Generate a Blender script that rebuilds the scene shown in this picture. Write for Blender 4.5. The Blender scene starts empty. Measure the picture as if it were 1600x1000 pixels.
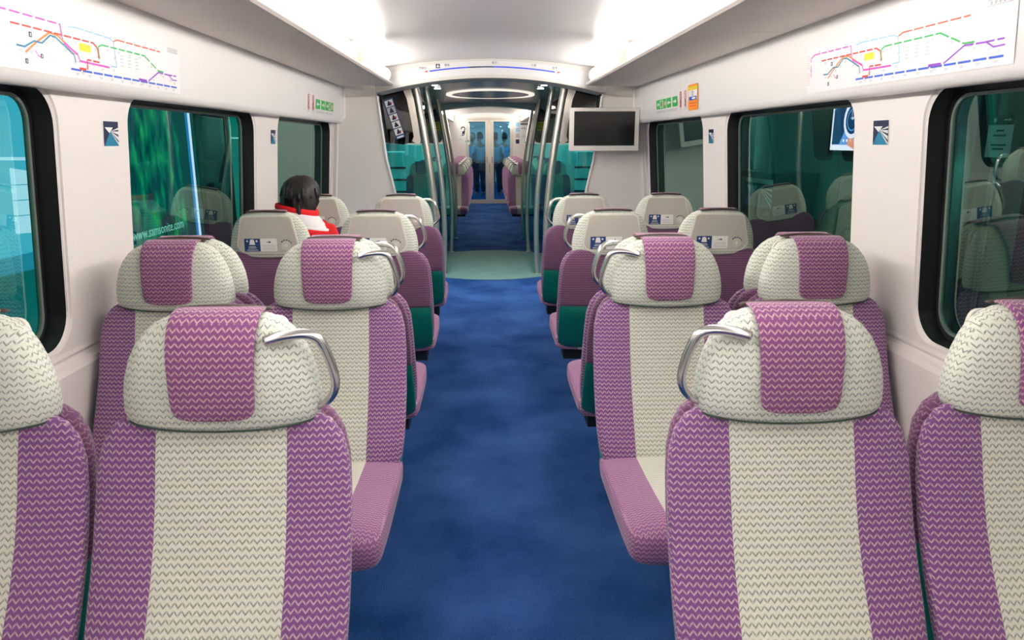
import bpy, bmesh, math, random
from mathutils import Vector, Matrix
from mathutils.geometry import tessellate_polygon
random.seed(7)
S = bpy.context.scene
COL = S.collection
PI = math.pi

# ------------------------------------------------------------ camera, world, exposure
cd = bpy.data.cameras.new('camera'); cam = bpy.data.objects.new('camera', cd); COL.objects.link(cam)
cd.sensor_width = 36; cd.lens = 1150 / 1600 * 36; cd.clip_start = 0.02; cd.clip_end = 200
yaw, pit, rol = math.radians(1.99), math.radians(13.6625), math.radians(0.0943)
F = Vector((math.sin(yaw)*math.cos(pit), math.cos(yaw)*math.cos(pit), -math.sin(pit)))
R0 = Vector((math.cos(yaw), -math.sin(yaw), 0)); D0 = F.cross(R0)
R1 = math.cos(rol)*R0 + math.sin(rol)*D0; D1 = math.cos(rol)*D0 - math.sin(rol)*R0
m = Matrix((R1, -D1, -F)).transposed().to_4x4(); m.translation = Vector((-0.045, 0, 1.5))
cam.matrix_world = m
S.camera = cam
cd.dof.use_dof = True; cd.dof.focus_distance = 4.0; cd.dof.aperture_fstop = 11
w = bpy.data.worlds.new('world'); S.world = w; w.use_nodes = True
w.node_tree.nodes['Background'].inputs[0].default_value = (0.5, 0.75, 0.8, 1)
w.node_tree.nodes['Background'].inputs[1].default_value = 0.02
S.view_settings.view_transform = 'Standard'; S.view_settings.look = 'None'
S.view_settings.gamma = 1; EXPO = 1.58
S.view_settings.exposure = EXPO
try: S.view_settings.use_curve_mapping = False
except Exception: pass
LAMP = 13.0          # strength of the fluorescent strips
try:
    S.cycles.max_bounces = 8; S.cycles.diffuse_bounces = 4; S.cycles.glossy_bounces = 4
    S.cycles.transmission_bounces = 6; S.cycles.transparent_max_bounces = 12
    S.cycles.sample_clamp_indirect = 6; S.cycles.caustics_reflective = False; S.cycles.caustics_refractive = False
    S.cycles.use_denoising = True
except Exception: pass

# ------------------------------------------------------------ materials
def srgb(*c):
    return tuple(((x/255)/12.92 if x/255 <= .04045 else ((x/255+.055)/1.055)**2.4) for x in c)
def new_mat(name):
    m = bpy.data.materials.new(name); m.use_nodes = True
    return m, m.node_tree.nodes, m.node_tree.links, m.node_tree.nodes['Principled BSDF']
def mat(name, col, rough=.5, metal=0., noise=0., nscale=20, spec=None, coat=0., bump=0.):
    m, N, L, b = new_mat(name)
    b.inputs['Base Color'].default_value = (*col, 1); b.inputs['Roughness'].default_value = rough
    b.inputs['Metallic'].default_value = metal
    if spec is not None: b.inputs['Specular IOR Level'].default_value = spec
    if coat: b.inputs['Coat Weight'].default_value = coat; b.inputs['Coat Roughness'].default_value = .1
    if noise or bump:
        tc = N.new('ShaderNodeTexCoord'); no = N.new('ShaderNodeTexNoise'); no.inputs['Scale'].default_value = nscale
        no.inputs['Detail'].default_value = 3
        L.new(tc.outputs['Object'], no.inputs['Vector'])
        if noise:
            mx = N.new('ShaderNodeMix'); mx.data_type = 'RGBA'
            mx.inputs[6].default_value = (*[c*(1-noise) for c in col], 1)
            mx.inputs[7].default_value = (*[min(1, c*(1+noise)) for c in col], 1)
            L.new(no.outputs['Fac'], mx.inputs[0]); L.new(mx.outputs[2], b.inputs['Base Color'])
        if bump:
            bp = N.new('ShaderNodeBump'); bp.inputs['Strength'].default_value = bump; bp.inputs['Distance'].default_value = .002
            L.new(no.outputs['Fac'], bp.inputs['Height']); L.new(bp.outputs['Normal'], b.inputs['Normal'])
    return m
def emit(name, col, s):
    m = bpy.data.materials.new(name); m.use_nodes = True; N = m.node_tree.nodes; N.clear()
    e = N.new('ShaderNodeEmission'); e.inputs[0].default_value = (*col, 1); e.inputs[1].default_value = s
    o = N.new('ShaderNodeOutputMaterial'); m.node_tree.links.new(e.outputs[0], o.inputs[0]); return m
def glass(name, tint, refl=.12, rtint=(1, 1, 1), rough=.0, ior=1.5):
    m = bpy.data.materials.new(name); m.use_nodes = True; N = m.node_tree.nodes; L = m.node_tree.links; N.clear()
    t = N.new('ShaderNodeBsdfTransparent'); t.inputs[0].default_value = (*tint, 1)
    g = N.new('ShaderNodeBsdfGlossy'); g.inputs['Color'].default_value = (*rtint, 1); g.inputs['Roughness'].default_value = rough
    fr = N.new('ShaderNodeFresnel'); fr.inputs[0].default_value = ior
    ad = N.new('ShaderNodeMath'); ad.operation = 'ADD'; ad.use_clamp = True; ad.inputs[1].default_value = refl
    mx = N.new('ShaderNodeMixShader'); o = N.new('ShaderNodeOutputMaterial')
    ge = N.new('ShaderNodeNewGeometry'); inv = N.new('ShaderNodeMath'); inv.operation = 'SUBTRACT'; inv.inputs[0].default_value = 1
    ml = N.new('ShaderNodeMath'); ml.operation = 'MULTIPLY'; tm = N.new('ShaderNodeMix'); tm.data_type = 'RGBA'
    tm.inputs[6].default_value = (*tint, 1); tm.inputs[7].default_value = (1, 1, 1, 1)
    L.new(ge.outputs['Backfacing'], inv.inputs[1]); L.new(ge.outputs['Backfacing'], tm.inputs[0]); L.new(tm.outputs[2], t.inputs[0])
    L.new(fr.outputs[0], ad.inputs[0]); L.new(ad.outputs[0], ml.inputs[0]); L.new(inv.outputs[0], ml.inputs[1]); L.new(ml.outputs[0], mx.inputs[0]); L.new(t.outputs[0], mx.inputs[1]); L.new(g.outputs[0], mx.inputs[2])
    L.new(mx.outputs[0], o.inputs[0]); return m

def fabric(name, kind, base_a, dash_a, base_b=None, dash_b=None, stripe=None, p=.0146, q=.0132, rough=.85, lw=.18, gap=.8):
    """woven zigzag: kind 'back' runs over x/z, 'seat' over x/y. stripe: half width of the middle band in colour b"""
    m, N, L, b = new_mat(name)
    def M(op, a, c=None, d=None, clamp=False):
        n = N.new('ShaderNodeMath'); n.operation = op; n.use_clamp = clamp
        for i, v in enumerate((a, c, d)):
            if v is None: continue
            if isinstance(v, (int, float)): n.inputs[i].default_value = v
            else: L.new(v, n.inputs[i])
        return n.outputs[0]
    tc = N.new('ShaderNodeTexCoord'); sp = N.new('ShaderNodeSeparateXYZ'); L.new(tc.outputs['Object'], sp.inputs[0])
    X, Y, Z = sp.outputs
    sn = N.new('ShaderNodeSeparateXYZ'); L.new(tc.outputs['Normal'], sn.inputs[0])
    fx = M('GREATER_THAN', M('ABSOLUTE', sn.outputs[0]), .74); fz = M('GREATER_THAN', M('ABSOLUTE', sn.outputs[2]), .74)
    u = M('ADD', M('MULTIPLY', X, M('SUBTRACT', 1, fx)), M('MULTIPLY', Y, fx))       # the cloth is cut: sides run in y, tops in x/y
    v = M('ADD', M('MULTIPLY', Z, M('SUBTRACT', 1, fz)), M('MULTIPLY', Y, fz))
    u = M('ADD', u, 10.0); v = M('ADD', v, 10.0)
    a = M('MULTIPLY', u, 1/p)
    tri = M('MULTIPLY', M('ABSOLUTE', M('SUBTRACT', M('FRACT', a), .5)), 2)
    row = M('MULTIPLY_ADD', v, 1/q, M('MULTIPLY', tri, .60))
    d = M('ABSOLUTE', M('SUBTRACT', M('FRACT', row), .5))
    line = M('MULTIPLY', M('SUBTRACT', lw, d), 9.0, clamp=True)
    odd = M('MODULO', M('ADD', M('FLOOR', M('ADD', a, .5)), M('FLOOR', row)), 2)
    g1 = M('GREATER_THAN', M('MULTIPLY', M('SUBTRACT', 1, tri), 1.0), .86)                       # gap where strokes meet, every time
    g2 = M('MULTIPLY', M('GREATER_THAN', tri, .80), odd)                        # and every second turn the other way
    mask = M('SUBTRACT', 1.0, M('MULTIPLY', M('MAXIMUM', g1, g2), gap))
    k = M('MULTIPLY', line, mask)
    no = N.new('ShaderNodeTexNoise'); no.inputs['Scale'].default_value = 300; L.new(tc.outputs['Object'], no.inputs['Vector'])
    def mixc(f, c0, c1):
        mx = N.new('ShaderNodeMix'); mx.data_type = 'RGBA'
        if isinstance(f, float): mx.inputs[0].default_value = f
        else: L.new(f, mx.inputs[0])
        for i, c in ((6, c0), (7, c1)):
            if isinstance(c, tuple): mx.inputs[i].default_value = (*c, 1)
            else: L.new(c, mx.inputs[i])
        return mx.outputs[2]
    c = mixc(k, base_a, dash_a)
    if stripe:
        cb = mixc(k, base_b, dash_b)
        s = M('LESS_THAN', M('ABSOLUTE', X), stripe)
        c = mixc(s, c, cb)
    hs = N.new('ShaderNodeHueSaturation'); L.new(c, hs.inputs['Color']); L.new(M('MULTIPLY_ADD', no.outputs['Fac'], .35, .82), hs.inputs['Value'])
    L.new(hs.outputs[0], b.inputs['Base Color'])
    b.inputs['Roughness'].default_value = rough; b.inputs['Specular IOR Level'].default_value = .25
    b.inputs['Sheen Weight'].default_value = .25
    bp = N.new('ShaderNodeBump'); bp.inputs['Strength'].default_value = .5; bp.inputs['Distance'].default_value = .0015
    bp.invert = True
    L.new(k, bp.inputs['Height']); L.new(bp.outputs['Normal'], b.inputs['Normal'])
    return m

PUR, PURD = srgb(128, 80, 138), srgb(198, 172, 176)
CRE, CRED = srgb(222, 222, 206), srgb(148, 156, 146)
HED, HEDD = srgb(216, 221, 206), srgb(142, 152, 144)
PAD, PADD = srgb(132, 76, 126), srgb(200, 162, 166)
M_ = {}
M_['back'] = fabric('striped_backrest_fabric', 'back', PUR, PURD, CRE, CRED, .131, lw=.205, gap=.6)
M_['seat'] = fabric('striped_cushion_fabric', 'seat', srgb(146, 94, 142), srgb(200, 162, 178), CRE, srgb(170, 176, 166), .131, gap=.4)
M_['head'] = fabric('headrest_fabric', 'back', HED, HEDD)
M_['pad'] = fabric('head_flap_fabric', 'back', PAD, PADD, lw=.205, gap=.6)
M_['rear'] = fabric('rear_cover_fabric', 'back', srgb(116, 74, 110), srgb(160, 124, 146), p=.0152, q=.0125, gap=.2)
M_['teal'] = mat('teal_kick_panel', srgb(0, 120, 105), .45, noise=.08)
M_['panel'] = mat('grey_plastic_panel', srgb(194, 190, 179), .35, noise=.03)
M_['rim'] = mat('panel_rim_plastic', srgb(220, 218, 206), .35)
M_['darktrim'] = mat('dark_brown_trim', srgb(70, 55, 50), .5)
M_['darkseam'] = mat('dark_green_seam', srgb(62, 78, 70), .8)  # shade of the headrest joint, put into the colour
M_['steel'] = mat('brushed_handle', srgb(205, 203, 200), .22, metal=1)
M_['ped'] = mat('dark_pedestal', srgb(22, 38, 42), .6)
M_['blue'] = mat('sticker_navy', srgb(22, 62, 118), .4)
M_['white'] = mat('sticker_white', srgb(235, 235, 230), .4)
M_['black'] = mat('black_ink', srgb(25, 25, 28), .5)
M_['grey'] = mat('grey_ink', srgb(150, 150, 150), .5)
M_['lgrey'] = mat('light_grey_ink', srgb(190, 190, 190), .5)
M_['wall'] = mat('cream_wall_plastic', srgb(236, 229, 224), .38, noise=.02, nscale=3)
M_['upper'] = mat('upper_panel_plastic', srgb(240, 236, 232), .3, noise=.015, nscale=3)
M_['ceil'] = mat('glossy_ceiling_panel', srgb(186, 181, 180), .24, noise=.02, nscale=2)
M_['header'] = mat('header_plastic', srgb(168, 163, 157), .4)
M_['board'] = mat('station_board_film', srgb(176, 174, 174), .4)
M_['bin'] = mat('grey_underside_panel', srgb(222, 212, 202), .45, noise=.02, nscale=3)
M_['part'] = mat('partition_plastic', srgb(241, 233, 225), .4, noise=.015, nscale=3)
M_['rubber'] = mat('black_window_rubber', srgb(22, 22, 24), .45, noise=.2, nscale=200)
M_['seal'] = mat('grey_window_seal', srgb(120, 135, 125), .4)
M_['lampend'] = mat('lamp_end_cap', srgb(235, 228, 210), .4)
M_['lamp'] = emit('fluorescent_diffuser', (1.0, .965, .92), LAMP)
M_['lampfar'] = emit('far_fluorescent_diffuser', (1.0, .95, .87), 8)
M_['lampdim'] = emit('dim_fluorescent_diffuser', (.9, .97, 1.0), 4)
M_['spot'] = emit('downlight_glow', (.92, .95, 1.0), 25)
M_['metalceil'] = mat('polished_metal_ceiling', srgb(185, 180, 174), .26, metal=.55)
M_['pole'] = mat('satin_steel_pole', srgb(205, 197, 186), .36, metal=.75)
M_['tvf'] = mat('silver_screen_frame', srgb(226, 220, 212), .35)
M_['tvs'] = mat('black_screen_glass', srgb(22, 22, 24), .18, spec=.5)
M_['door'] = mat('door_frame_metal', srgb(215, 205, 190), .3, metal=.4)
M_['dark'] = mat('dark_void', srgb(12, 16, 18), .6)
M_['vest'] = mat('vestibule_teal_wall', srgb(110, 190, 188), .45, noise=.03, nscale=4)
M_['yellow'] = mat('yellow_notice', srgb(240, 215, 30), .4)
M_['orange'] = mat('orange_notice', srgb(250, 150, 10), .4)
M_['green'] = mat('green_exit_sign', srgb(0, 185, 70), .4)
M_['red'] = mat('red_ink', srgb(225, 50, 35), .4)
M_['ringlamp'] = emit('glowing_ceiling_ring', (1.0, .93, .80), .33)
M_['winglass'] = glass('tinted_window_glass', (.30, .78, .66), .17, (.66, .92, .80), ior=1.55)
M_['winglass2'] = glass('tinted_window_glass_left', (.30, .85, .70), .15, (.62, .94, .80), ior=1.55)
M_['tealglass'] = glass('teal_draught_screen', (.20, .80, .82), .05, (.55, .92, .92), ior=1.4)
M_['darkglass'] = glass('smoked_upper_glass', (.05, .06, .06), .05, (.9, .9, .9), ior=1.5)
M_['doorglass'] = glass('blue_gangway_glass', (.10, .34, .50), .03, (.5, .8, 1), ior=1.4)

# carpet
m, N, L, b = new_mat('blue_carpet')
tc = N.new('ShaderNodeTexCoord')
n1 = N.new('ShaderNodeTexNoise'); n1.inputs['Scale'].default_value = 2.2; n1.inputs['Detail'].default_value = 4
n2 = N.new('ShaderNodeTexNoise'); n2.inputs['Scale'].default_value = 260; n2.inputs['Detail'].default_value = 1
n3 = N.new('ShaderNodeTexVoronoi'); n3.inputs['Scale'].default_value = 160
for n in (n1, n2, n3): L.new(tc.outputs['Object'], n.inputs['Vector'])
r1 = N.new('ShaderNodeValToRGB'); r1.color_ramp.elements[0].position = .35; r1.color_ramp.elements[1].position = .68
r1.color_ramp.elements[0].color = (*srgb(32, 68, 126), 1); r1.color_ramp.elements[1].color = (*srgb(60, 100, 162), 1)
L.new(n1.outputs['Fac'], r1.inputs[0])
lt = N.new('ShaderNodeMath'); lt.operation = 'LESS_THAN'; lt.inputs[1].default_value = .16; L.new(n3.outputs['Distance'], lt.inputs[0])
ml = N.new('ShaderNodeMath'); ml.operation = 'MULTIPLY'; ml.inputs[1].default_value = .5; L.new(lt.outputs[0], ml.inputs[0])
mx = N.new('ShaderNodeMix'); mx.data_type = 'RGBA'; mx.inputs[7].default_value = (*srgb(120, 145, 190), 1)
L.new(ml.outputs[0], mx.inputs[0]); L.new(r1.outputs[0], mx.inputs[6])
hs = N.new('ShaderNodeHueSaturation'); L.new(mx.outputs[2], hs.inputs['Color'])
mm = N.new('ShaderNodeMath'); mm.operation = 'MULTIPLY_ADD'; mm.inputs[1].default_value = .9; mm.inputs[2].default_value = .55
L.new(n2.outputs['Fac'], mm.inputs[0]); L.new(mm.outputs[0], hs.inputs['Value']); L.new(hs.outputs[0], b.inputs['Base Color'])
b.inputs['Roughness'].default_value = .95; b.inputs['Specular IOR Level'].default_value = .1
bp = N.new('ShaderNodeBump'); bp.inputs['Strength'].default_value = .6; bp.inputs['Distance'].default_value = .003
L.new(n2.outputs['Fac'], bp.inputs['Height']); L.new(bp.outputs['Normal'], b.inputs['Normal'])
M_['carpet'] = m
M_['disc'] = mat('grey_green_floor_disc', srgb(112, 150, 140), .7, noise=.18, nscale=5)

# ------------------------------------------------------------ mesh helpers
def mesh(name, verts, faces, mats, parent=None, mi=None, smooth=False, sharp=None, loc=None):
    me = bpy.data.meshes.new(name); me.from_pydata([tuple(v) for v in verts], [], faces)
    if not isinstance(mats, (list, tuple)): mats = [mats]
    for x in mats: me.materials.append(M_[x] if isinstance(x, str) else x)
    if mi: me.polygons.foreach_set('material_index', mi)
    if smooth: me.polygons.foreach_set('use_smooth', [True]*len(me.polygons))
    bm = bmesh.new(); bm.from_mesh(me); bmesh.ops.recalc_face_normals(bm, faces=bm.faces)
    if sharp:
        for e in bm.edges:
            if len(e.link_faces) == 2 and e.calc_face_angle(0) > math.radians(sharp): e.smooth = False
    bm.to_mesh(me); bm.free(); me.update()
    o = bpy.data.objects.new(name, me); COL.objects.link(o)
    if parent: o.parent = parent
    if loc: o.location = loc
    return o
class MB:
    def __init__(s): s.v = []; s.f = []; s.m = []
    def add(s, v, f, m=0):
        n = len(s.v); s.v += [tuple(p) for p in v]; s.f += [tuple(i+n for i in q) for q in f]; s.m += [m]*len(f)
    def box(s, x0, x1, y0, y1, z0, z1, m=0):
        s.add([(x0,y0,z0),(x1,y0,z0),(x1,y1,z0),(x0,y1,z0),(x0,y0,z1),(x1,y0,z1),(x1,y1,z1),(x0,y1,z1)],
              [(0,3,2,1),(4,5,6,7),(0,1,5,4),(1,2,6,5),(2,3,7,6),(3,0,4,7)], m)
    def rings(s, rs, closed_ends=True, m=0):
        n = len(rs[0]); v = [p for r in rs for p in r]; f = []
        for i in range(len(rs)-1):
            for j in range(n):
                k = (j+1) % n; f.append((i*n+j, i*n+k, (i+1)*n+k, (i+1)*n+j))
        if closed_ends: f.append(tuple(range(n-1, -1, -1))); f.append(tuple(range((len(rs)-1)*n, len(rs)*n)))
        s.add(v, f, m)
    def build(s, name, mats, parent=None, smooth=False, sharp=None, loc=None):
        return mesh(name, s.v, s.f, mats, parent, s.m, smooth, sharp, loc)
def sell(cx, cy, a, b, n=3., k=28):
    out = []
    for i in range(k):
        t = 2*PI*i/k; c, s_ = math.cos(t), math.sin(t)
        out.append((cx + a*math.copysign(abs(c)**(2/n), c), cy + b*math.copysign(abs(s_)**(2/n), s_)))
    return out
def loft_z(prof, n=3., k=28):
    """prof rows: z, half width, front y, back y"""
    return [[(x, y, z) for x, y in sell(0, (f+b)/2, w_, (b-f)/2, n, k)] for z, w_, f, b in prof]
def tube(path, ra, rb=None, k=10, side=(0, 1, 0)):
    """swept ellipse: ra in the plane of the path, rb along 'side'"""
    rb = rb or ra; P = [Vector(p) for p in path]; s_ = Vector(side).normalized(); out = []
    for i, p in enumerate(P):
        t = (P[min(i+1, len(P)-1)] - P[max(i-1, 0)]).normalized()
        a = t.cross(s_).normalized(); b_ = a.cross(t).normalized()
        out.append([tuple(p + a*ra*math.cos(2*PI*j/k) + b_*rb*math.sin(2*PI*j/k)) for j in range(k)])
    return out
def smooth_path(pts, n=4):
    P = [Vector(p) for p in pts]; out = []
    for i in range(len(P)-1):
        p0, p1, p2, p3 = P[max(i-1, 0)], P[i], P[i+1], P[min(i+2, len(P)-1)]
        for k in range(n):
            t = k/n
            out.append(.5*((2*p1)+(-p0+p2)*t+(2*p0-5*p1+4*p2-p3)*t*t+(-p0+3*p1-3*p2+p3)*t**3))
    out.append(P[-1]); return out
def rrect(u0, u1, v0, v1, r, k=6):
    out = []
    for cx, cy, a0 in ((u1-r, v1-r, 0), (u0+r, v1-r, 90), (u0+r, v0+r, 180), (u1-r, v0+r, 270)):
        for i in range(k+1):
            t = math.radians(a0 + 90*i/k); out.append((cx+r*math.cos(t), cy+r*math.sin(t)))
    return out
def round_poly(pts, r, k=4):
    out = []; n = len(pts)
    for i in range(n):
        p = Vector(pts[i]); a = (Vector(pts[i-1])-p); b_ = (Vector(pts[(i+1) % n])-p)
        rr = min(r, a.length*.45, b_.length*.45); p0 = p+a.normalized()*rr; p2 = p+b_.normalized()*rr
        for j in range(k+1):
            t = j/k; q = p0*(1-t)**2 + p*2*t*(1-t) + p2*t*t; out.append((q.x, q.y))
    return out
def prism(mb, loop, f0, f1, m=0):
    """loop of 2d points, f0/f1 map a 2d point to 3d for the two faces"""
    mb.rings([[f0(*p) for p in loop], [f1(*p) for p in loop]], True, m)
def tag(o, label=None, cat=None, group=None, kind=None):
    if label: o['label'] = label
    if cat: o['category'] = cat
    if group: o['group'] = group
    if kind: o['kind'] = kind
    return o
def empty(name, loc=(0, 0, 0), rz=0, parent=None):
    o = bpy.data.objects.new(name, None); COL.objects.link(o); o.location = loc; o.rotation_euler = (0, 0, rz)
    o.empty_display_size = .1
    if parent: o.parent = parent
    return o
def copy_tree(o, parent=None):
    c = o.copy(); COL.objects.link(c)
    if parent: c.parent = parent
    for ch in [x for x in o.children]: copy_tree(ch, c)
    return c

class Decal:
    """flat printed graphics on a plane: origin, unit u, unit v; a polygon is lifted by its layer"""
    def __init__(s, o, u, v):
        s.o = Vector(o); s.u = Vector(u).normalized(); s.v = Vector(v).normalized(); s.n = s.u.cross(s.v).normalized()
        s.mb = MB(); s.mats = []
    def mi(s, m):
        if m not in s.mats: s.mats.append(m)
        return s.mats.index(m)
    def P(s, a, b_, l=0): return tuple(s.o + s.u*a + s.v*b_ + s.n*(.0006*l))
    def poly(s, pts, m, l=1):
        tris = tessellate_polygon([[Vector((a, b_, 0)) for a, b_ in pts]])
        s.mb.add([s.P(a, b_, l) for a, b_ in pts], tris, s.mi(m))
    def rect(s, a0, a1, b0, b1, m, l=1): s.poly([(a0, b0), (a1, b0), (a1, b1), (a0, b1)], m, l)
    def slab(s, pts, m, th=.0012):
        s.mb.rings([[tuple(s.o + s.u*a + s.v*b_ - s.n*th) for a, b_ in pts], [s.P(a, b_) for a, b_ in pts]], True, s.mi(m))
    def line(s, pts, wd, m, l=1, dash=None):
        P = [Vector(p) for p in pts]
        if dash:
            on, off = dash
            for a, b_ in zip(P, P[1:]):
                Ln = (b_-a).length; d = (b_-a).normalized(); t = 0
                while t < Ln - off*.5:
                    e = min(t+on, Ln); s.line([a+d*t, a+d*e], wd, m, l); t += on+off
            return
        L_, R_ = [], []
        for i, p in enumerate(P):
            t = (P[min(i+1, len(P)-1)]-P[max(i-1, 0)]).normalized(); n = Vector((-t.y, t.x))*wd/2
            L_.append(p+n); R_.append(p-n)
        v = [s.P(q.x, q.y, l) for q in L_+R_]; k = len(P)
        s.mb.add(v, [(i, i+1, k+i+1, k+i) for i in range(k-1)], s.mi(m))
    def circle(s, a, b_, r, m, l=1, r2=None, k=20, t0=0, t1=360):
        if r2 is None: s.poly([(a+r*math.cos(2*PI*i/k), b_+r*math.sin(2*PI*i/k)) for i in range(k)], m, l)
        else:
            v = []; n = max(2, int(k*(t1-t0)/360))
            for i in range(n+1):
                t = math.radians(t0+(t1-t0)*i/n)
                v += [s.P(a+r*math.cos(t), b_+r*math.sin(t), l), s.P(a+r2*math.cos(t), b_+r2*math.sin(t), l)]
            s.mb.add(v, [(2*i, 2*i+2, 2*i+3, 2*i+1) for i in range(n)], s.mi(m))
    def text(s, txt, a, b_, size, m, l=1, align='CENTER'):
        cu = bpy.data.curves.new('t', 'FONT'); cu.body = txt; cu.size = size; cu.align_x = align; cu.resolution_u = 2
        o = bpy.data.objects.new('t', cu); COL.objects.link(o)
        dg = bpy.context.evaluated_depsgraph_get(); me = bpy.data.meshes.new_from_object(o.evaluated_get(dg))
        if len(me.polygons):
            s.mb.add([s.P(a+v.co.x, b_+v.co.y, l) for v in me.vertices], [tuple(p.vertices) for p in me.polygons], s.mi(m))
        bpy.data.objects.remove(o); bpy.data.curves.remove(cu); bpy.data.meshes.remove(me)
    def build(s, name, parent=None):
        me = bpy.data.meshes.new(name); me.from_pydata(s.mb.v, [], s.mb.f)
        for x in s.mats: me.materials.append(M_[x])
        me.polygons.foreach_set('material_index', s.mb.m)
        o = bpy.data.objects.new(name, me); COL.objects.link(o)
        if parent: o.parent = parent
        return o

# ------------------------------------------------------------ the car body
def struct(o): o['kind'] = 'structure'; return o
Y0, Y1, YF0, YF1 = -2.6, 6.72, 11.55, 18.42
def sweep(mb, prof, y0, y1, m=0, thick=.02, out=1):
    """open profile [(x,z)] swept along y; given a thickness away from the saloon"""
    n = len(prof); P = [Vector(p) for p in prof]; Q = []
    for i, p in enumerate(P):
        t = (P[min(i+1, n-1)]-P[max(i-1, 0)]).normalized(); Q.append(p + Vector((t.y, -t.x))*thick*out)
    lp = [(p.x, p.y) for p in P] + [(q.x, q.y) for q in reversed(Q)]
    v = [(x, y0, z) for x, z in lp] + [(x, y1, z) for x, z in lp]; k = len(lp); f = []
    for i in range(k):
        j = (i+1) % k; f.append((i, j, k+j, k+i))
    for i in range(n-1):
        f.append((i, i+1, k-2-i, k-1-i)); f.append((k+i, k+k-1-i, k+k-2-i, k+i+1))
    mb.add(v, f, m)
def XW(z): return 1.425 - (z-.83)*.072
WZ0, WZ1 = .832, 1.672
WINS = [(-2.42, -1.16), (-.72, .42), (.86, 2.42), (2.875, 4.455), (4.905, 6.60)]
LOWER = [(1.40, 0), (1.405, .45), (1.408, .70), (1.402, .765), (1.408, .782), (1.428, .790), (1.432, .802), (1.422, .815), (1.425, .83)]
UPPER = [(1.366, 1.668), (1.338, 1.651), (1.310, 1.650), (1.290, 1.661), (1.2815, 1.682), (1.2735, 1.80), (1.262, 1.955)]
def UX(z):
    for (x0, z0), (x1, z1) in zip(UPPER, UPPER[1:]):
        if z0 <= z <= z1: return x0+(x1-x0)*(z-z0)/(z1-z0)
    return 1.27
def side_wall(sgn, name):
    mb = MB()
    sweep(mb, [(sgn*x, z) for x, z in LOWER], Y0, Y1, thick=.03, out=sgn)
    outer = [(Y0, .83), (Y1, .83), (Y1, 1.69), (Y0, 1.69)]
    holes = [rrect(a, b_, WZ0+.006, WZ1, .115, 8) for a, b_ in WINS]
    loops = [outer]+holes; flat = [p for l in loops for p in l]
    tris = tessellate_polygon([[Vector((a, b_, 0)) for a, b_ in l] for l in loops])
    mb.add([(sgn*XW(z), y, z) for y, z in flat], tris)
    # a rounded lip into each opening, in the colour of the wall
    for h in holes:
        cy = sum(p[0] for p in h)/len(h); cz = sum(p[1] for p in h)/len(h)
        rs = []
        for d, ins in ((0, 0), (.006, .003), (.012, .010)):
            rs.append([(sgn*(XW(z)+d), y+(ins if y < cy else -ins), z+(ins if z < cz else -ins)) for y, z in h])
        mb.rings(rs, False)
    return struct(mb.build(name, 'wall', smooth=False))
wl = side_wall(-1, 'wall_left'); wr = side_wall(1, 'wall_right')
tn = 1
for sgn in (-1, 1):
    mb = MB(); sweep(mb, [(sgn*x, z) for x, z in UPPER], Y0, Y1, thick=.02, out=sgn)
    o = struct(mb.build('trim_%d' % tn, 'upper', smooth=True, sharp=50)); tn += 1
    mb = MB()   # the long grey underside panel below the strip lamps
    lp = [(.800, 1.957), (.812, 1.948), (1.25, 1.950), (1.262, 1.957), (1.262, 1.985), (.80, 1.972)]
    for a, b_ in ((Y0, .4), (.404, 3.30), (3.304, 6.42)):
        mb.rings([[(sgn*x, a, z) for x, z in lp], [(sgn*x, b_, z) for x, z in lp]], True)
    o = struct(mb.build('trim_%d' % tn, 'bin')); tn += 1
# windows: black reveal, grey seal and pane
wi = 1
for sgn in (-1, 1):
    for a, b_ in WINS:
        root = struct(empty('window_%d' % wi, (sgn*1.40, (a+b_)/2, 1.25))); wi += 1
        lo = Vector(root.location)
        def ring(ins, dx):
            return [Vector((sgn*(XW(z)+dx), y, z))-lo for y, z in rrect(a+ins, b_-ins, WZ0+.006+ins, WZ1-ins, .115-ins, 8)]
        mb = MB(); mb.rings([ring(.008, .010), ring(.010, .075), ring(.030, .080), ring(.030, .092), ring(.004, .10)], False)
        mb.build('window_frame', 'rubber', root, smooth=True, sharp=40)
        mb = MB(); mb.rings([ring(.030, .072), ring(.040, .072), ring(.040, .084), ring(.030, .084)], False)
        mb.build('window_seal', 'seal', root)
        mb = MB(); mb.rings([ring(.036, .076), ring(.036, .081)], True)
        mb.build('window_pane', 'winglass2' if sgn < 0 else 'winglass', root)
# far saloon shell: plain sides without window openings
for sgn, nm in ((-1, 'wall_far_left'), (1, 'wall_far_right')):
    mb = MB(); sweep(mb, [(sgn*x, z) for x, z in LOWER+[(XW(1.67), 1.672)]], YF0, YF1, thick=.03, out=sgn)
    struct(mb.build(nm, 'wall'))
    mb = MB(); sweep(mb, [(sgn*x, z) for x, z in UPPER], YF0, YF1, thick=.02, out=sgn)
    struct(mb.build('trim_%d' % tn, 'upper', smooth=True, sharp=50)); tn += 1
    mb = MB(); lp = [(.800, 1.957), (.812, 1.948), (1.25, 1.950), (1.262, 1.957), (1.262, 1.985), (.80, 1.972)]
    mb.rings([[(sgn*x, YF0+.1, z) for x, z in lp], [(sgn*x, YF1-.02, z) for x, z in lp]], True)
    struct(mb.build('trim_%d' % tn, 'bin')); tn += 1
# ceilings
CP = [(-1.27, 1.99), (-1.02, 1.992), (-1.0, 2.03), (-.95, 2.072), (-.8, 2.098), (-.6, 2.126), (-.3, 2.152), (0, 2.160)]
CP = CP + [(-x, z) for x, z in reversed(CP[:-1])]
for nm, a, b_ in (('ceiling', Y0, 6.70), ('ceiling_far', YF0, YF1)):
    mb = MB(); sweep(mb, CP, a, b_, thick=.02, out=-1)
    struct(mb.build(nm, 'ceil', smooth=True, sharp=35))
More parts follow.
